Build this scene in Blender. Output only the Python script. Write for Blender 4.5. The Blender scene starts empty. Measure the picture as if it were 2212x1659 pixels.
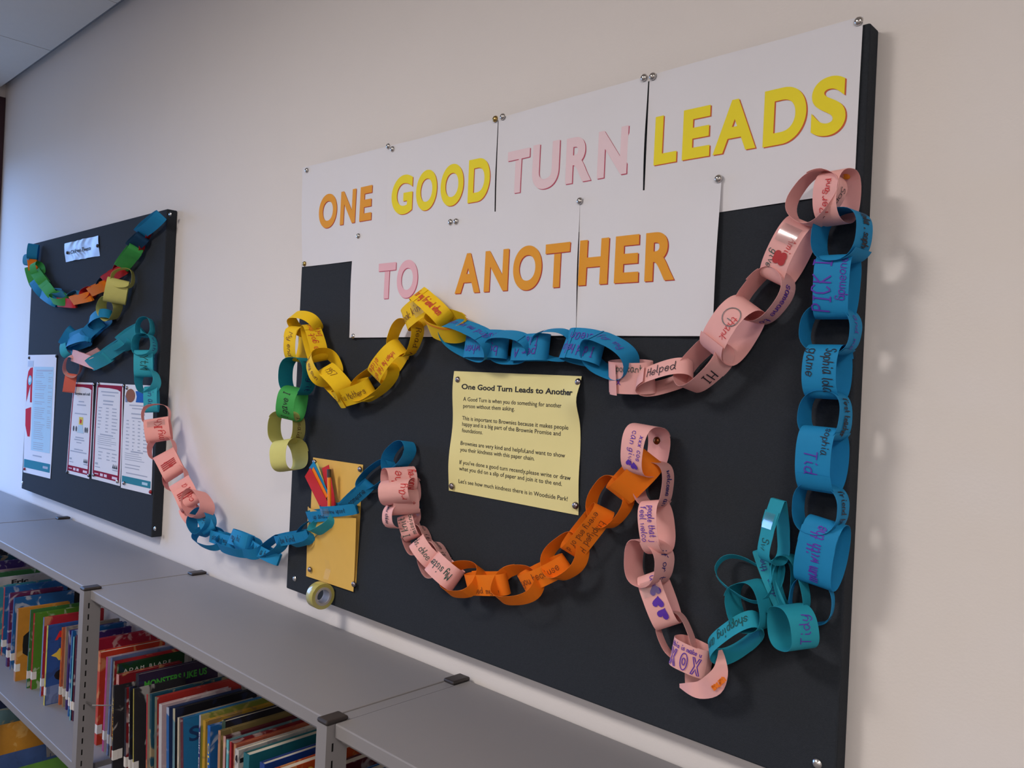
import bpy, bmesh, math, random
import numpy as np
from mathutils import Vector, Matrix
random.seed(7)
SC = bpy.context.scene
COL = SC.collection

# ---------------------------------------------------------------- camera
def rz(a): return Matrix.Rotation(a, 4, 'Z')
CAM_POS = Vector((0, -1.014, 1.55))
yaw, pitch, roll = 0.75234665, 0.00263381, 0.04695597
base = Matrix(((1, 0, 0, 0), (0, 0, -1, 0), (0, 1, 0, 0), (0, 0, 0, 1)))
cam_d = bpy.data.cameras.new('camera')
cam = bpy.data.objects.new('camera', cam_d); COL.objects.link(cam)
cam_d.sensor_fit = 'HORIZONTAL'; cam_d.sensor_width = 36.0
cam_d.lens = 1761.19 / 2212 * 36.0
cam_d.clip_start = 0.02
cam.matrix_world = Matrix.Translation(CAM_POS) @ rz(yaw) @ Matrix.Rotation(pitch, 4, 'X') @ base @ rz(roll)
SC.camera = cam

# ---------------------------------------------------------------- world, lights, exposure
SC.view_settings.view_transform = 'Standard'
SC.view_settings.look = 'None'
SC.view_settings.exposure = 0.0
SC.view_settings.gamma = 1.0
SC.view_settings.use_curve_mapping = False
SC.cycles.max_bounces = 8
SC.cycles.diffuse_bounces = 5
SC.cycles.sample_clamp_indirect = 6.0
SC.cycles.caustics_reflective = False
SC.cycles.caustics_refractive = False
w = bpy.data.worlds.new('overcast_sky'); SC.world = w; w.use_nodes = True
bg = w.node_tree.nodes['Background']
bg.inputs['Strength'].default_value = 8.6
_n = w.node_tree.nodes
_tc = _n.new('ShaderNodeTexCoord'); _sx = _n.new('ShaderNodeSeparateXYZ'); _mr = _n.new('ShaderNodeMapRange'); _mx = _n.new('ShaderNodeMix'); _mx.data_type = 'RGBA'
w.node_tree.links.new(_tc.outputs['Generated'], _sx.inputs[0]); w.node_tree.links.new(_sx.outputs['Z'], _mr.inputs['Value'])
_mr.inputs['From Min'].default_value = -0.04; _mr.inputs['From Max'].default_value = 0.06
_mx.inputs['A'].default_value = (0.07, 0.105, 0.17, 1); _mx.inputs['B'].default_value = (0.27, 0.49, 1.0, 1)     # ground below the horizon, overcast dusk sky above
w.node_tree.links.new(_mr.outputs['Result'], _mx.inputs['Factor']); w.node_tree.links.new(_mx.outputs['Result'], bg.inputs['Color'])

def area(name, loc, rot, sx, sy, power, color, portal=False):
    l = bpy.data.lights.new(name, 'AREA'); l.shape = 'RECTANGLE'
    l.size = sx; l.size_y = sy; l.energy = power; l.color = color
    if portal: l.cycles.is_portal = True
    o = bpy.data.objects.new(name, l); COL.objects.link(o)
    o.location = loc; o.rotation_euler = rot
    return o
X0, X1, YF, H = -3.96, 3.2, -5.6, 2.693          # room: end wall, far wall, wall behind the camera, ceiling
area('window_portal', (X0 - 0.02, -.85, 1.635), (0, math.radians(-90), 0), 1.63, 1.6, 1, (1, 1, 1), True)
WARM = (1.0, 0.925, 0.87)
for lx, ly, p in ((-1.5, -1.75, 36), (-1.45, -4.1, 22), (0.9, -1.75, 28), (0.9, -4.1, 39), (2.6, -3.0, 18)):
    area('ceiling_lamp', (lx, ly, H - 0.03), (0, 0, 0), 0.56, 0.56, p, WARM)

# ---------------------------------------------------------------- helpers
def lin(r, g, b):
    f = lambda c: (c / 12.92 if c <= 0.04045 else ((c + 0.055) / 1.055) ** 2.4)
    return (f(r / 255), f(g / 255), f(b / 255))
MATS = {}
def mat(name, rgb, rough=0.6, metal=0.0, var=0.06, scale=40.0, bump=0.0, bscale=300.0, trans=0.0, spec=0.5, linear=False, coat=0.0):
    if name in MATS: return MATS[name]
    m = bpy.data.materials.new(name); m.use_nodes = True
    nt = m.node_tree; n = nt.nodes; p = n['Principled BSDF']
    c = rgb if linear else lin(*rgb)
    tc = n.new('ShaderNodeTexCoord')
    no = n.new('ShaderNodeTexNoise'); no.inputs['Scale'].default_value = scale; no.inputs['Detail'].default_value = 4
    nt.links.new(tc.outputs['Object'], no.inputs['Vector'])
    mx = n.new('ShaderNodeMix'); mx.data_type = 'RGBA'
    mx.inputs['A'].default_value = (*[max(0, k * (1 - var)) for k in c], 1)
    mx.inputs['B'].default_value = (*[min(1, k * (1 + var)) for k in c], 1)
    nt.links.new(no.outputs['Fac'], mx.inputs['Factor'])
    nt.links.new(mx.outputs['Result'], p.inputs['Base Color'])
    p.inputs['Roughness'].default_value = rough; p.inputs['Metallic'].default_value = metal
    p.inputs['Specular IOR Level'].default_value = spec
    p.inputs['Coat Weight'].default_value = coat
    if bump:
        n2 = n.new('ShaderNodeTexNoise'); n2.inputs['Scale'].default_value = bscale; n2.inputs['Detail'].default_value = 3
        nt.links.new(tc.outputs['Object'], n2.inputs['Vector'])
        b = n.new('ShaderNodeBump'); b.inputs['Strength'].default_value = bump; b.inputs['Distance'].default_value = 0.002
        nt.links.new(n2.outputs['Fac'], b.inputs['Height']); nt.links.new(b.outputs['Normal'], p.inputs['Normal'])
    if trans:
        out = n['Material Output']; t = n.new('ShaderNodeBsdfTranslucent')
        nt.links.new(mx.outputs['Result'], t.inputs['Color'])
        ms = n.new('ShaderNodeMixShader'); ms.inputs['Fac'].default_value = trans
        nt.links.new(p.outputs['BSDF'], ms.inputs[1]); nt.links.new(t.outputs['BSDF'], ms.inputs[2])
        nt.links.new(ms.outputs['Shader'], out.inputs['Surface'])
    MATS[name] = m
    return m
def glossy_film(name, lo=.06, hi=.2, rough=.12):
    if name in MATS: return MATS[name]
    m = bpy.data.materials.new(name); m.use_nodes = True
    nt = m.node_tree; n = nt.nodes; n.remove(n['Principled BSDF'])
    t = n.new('ShaderNodeBsdfTransparent'); g = n.new('ShaderNodeBsdfGlossy'); g.inputs['Roughness'].default_value = rough
    no = n.new('ShaderNodeTexNoise'); no.inputs['Scale'].default_value = 60
    mp = n.new('ShaderNodeMapRange'); mp.inputs['To Min'].default_value = lo; mp.inputs['To Max'].default_value = hi
    nt.links.new(no.outputs['Fac'], mp.inputs['Value'])
    ms = n.new('ShaderNodeMixShader'); nt.links.new(mp.outputs['Result'], ms.inputs['Fac'])
    nt.links.new(t.outputs['BSDF'], ms.inputs[1]); nt.links.new(g.outputs['BSDF'], ms.inputs[2])
    nt.links.new(ms.outputs['Shader'], n['Material Output'].inputs['Surface'])
    MATS[name] = m
    return m

class MB:
    """collects geometry for ONE mesh object"""
    def __init__(s): s.v = []; s.f = []; s.mi = []
    def add(s, vs, fs, mi=0):
        o = len(s.v); s.v += [tuple(map(float, v)) for v in vs]
        s.f += [tuple(i + o for i in f) for f in fs]; s.mi += [mi] * len(fs)
    def box(s, a, b, mi=0):
        x0, y0, z0 = a; x1, y1, z1 = b
        s.add([(x0, y0, z0), (x1, y0, z0), (x1, y1, z0), (x0, y1, z0), (x0, y0, z1), (x1, y0, z1), (x1, y1, z1), (x0, y1, z1)],
              [(0, 3, 2, 1), (4, 5, 6, 7), (0, 1, 5, 4), (1, 2, 6, 5), (2, 3, 7, 6), (3, 0, 4, 7)], mi)
    def tube(s, pts, r, k=8, mi=0):
        pts = [Vector(p) for p in pts]; n = len(pts); vs = []
        for i, p in enumerate(pts):
            d = (pts[min(i + 1, n - 1)] - pts[max(i - 1, 0)]).normalized()
            a = d.orthogonal().normalized(); b = d.cross(a)
            for j in range(k):
                t = 2 * math.pi * j / k; vs.append(p + (a * math.cos(t) + b * math.sin(t)) * r)
        fs = [(i * k + j, i * k + (j + 1) % k, (i + 1) * k + (j + 1) % k, (i + 1) * k + j) for i in range(n - 1) for j in range(k)]
        fs += [tuple(range(k))[::-1], tuple((n - 1) * k + j for j in range(k))]
        s.add(vs, fs, mi)
    def lathe(s, prof, axis_o, A, B, C, k=20, mi=0):
        """prof: (r, h) list revolved about C through axis_o"""
        vs = []
        for r, h in prof:
            for j in range(k):
                t = 2 * math.pi * j / k
                vs.append(axis_o + C * h + (A * math.cos(t) + B * math.sin(t)) * r)
        n = len(prof)
        s.add(vs, [(i * k + j, i * k + (j + 1) % k, (i + 1) * k + (j + 1) % k, (i + 1) * k + j) for i in range(n - 1) for j in range(k)], mi)
    def build(s, name, mats, parent=None, smooth=False, bevel=0, sharp=35):
        me = bpy.data.meshes.new(name); me.from_pydata(s.v, [], s.f)
        if not isinstance(mats, (list, tuple)): mats = [mats]
        for m in mats: me.materials.append(m)
        if len(mats) > 1: me.polygons.foreach_set('material_index', s.mi)
        if smooth:
            me.polygons.foreach_set('use_smooth', [True] * len(me.polygons))
            me.set_sharp_from_angle(angle=math.radians(sharp))
        me.update()
        o = bpy.data.objects.new(name, me); COL.objects.link(o)
        if parent: o.parent = parent
        if bevel:
            b = o.modifiers.new('bevel', 'BEVEL'); b.width = bevel; b.segments = 2; b.limit_method = 'ANGLE'
        return o
def tag(o, label=None, cat=None, group=None, kind=None):
    if label: o['label'] = label
    if cat: o['category'] = cat
    if group: o['group'] = group
    if kind: o['kind'] = kind
    return o
def empty(name, loc=(0, 0, 0)):
    o = bpy.data.objects.new(name, None); o.empty_display_size = 0.02; COL.objects.link(o); o.location = loc
    return o

_fc = {}
def glyphs(text, bold=0.0, ext=0.0):
    """built-in font text as (verts Nx2, faces)"""
    k = (text, bold)
    if k in _fc: return _fc[k]
    c = bpy.data.curves.new('t', 'FONT'); c.body = text; c.offset = bold; c.resolution_u = 14 if len(text) == 1 else (5 if len(text) < 12 else 3); c.fill_mode = 'FRONT'
    o = bpy.data.objects.new('t', c); COL.objects.link(o)
    bpy.context.view_layer.update()
    me = bpy.data.meshes.new_from_object(o.evaluated_get(bpy.context.evaluated_depsgraph_get()))
    v = np.array([tuple(q.co)[:2] for q in me.vertices]).reshape(-1, 2); f = [tuple(p.vertices) for p in me.polygons]
    bpy.data.objects.remove(o); bpy.data.curves.remove(c); bpy.data.meshes.remove(me)
    _fc[k] = (v, f)
    return v, f

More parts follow.
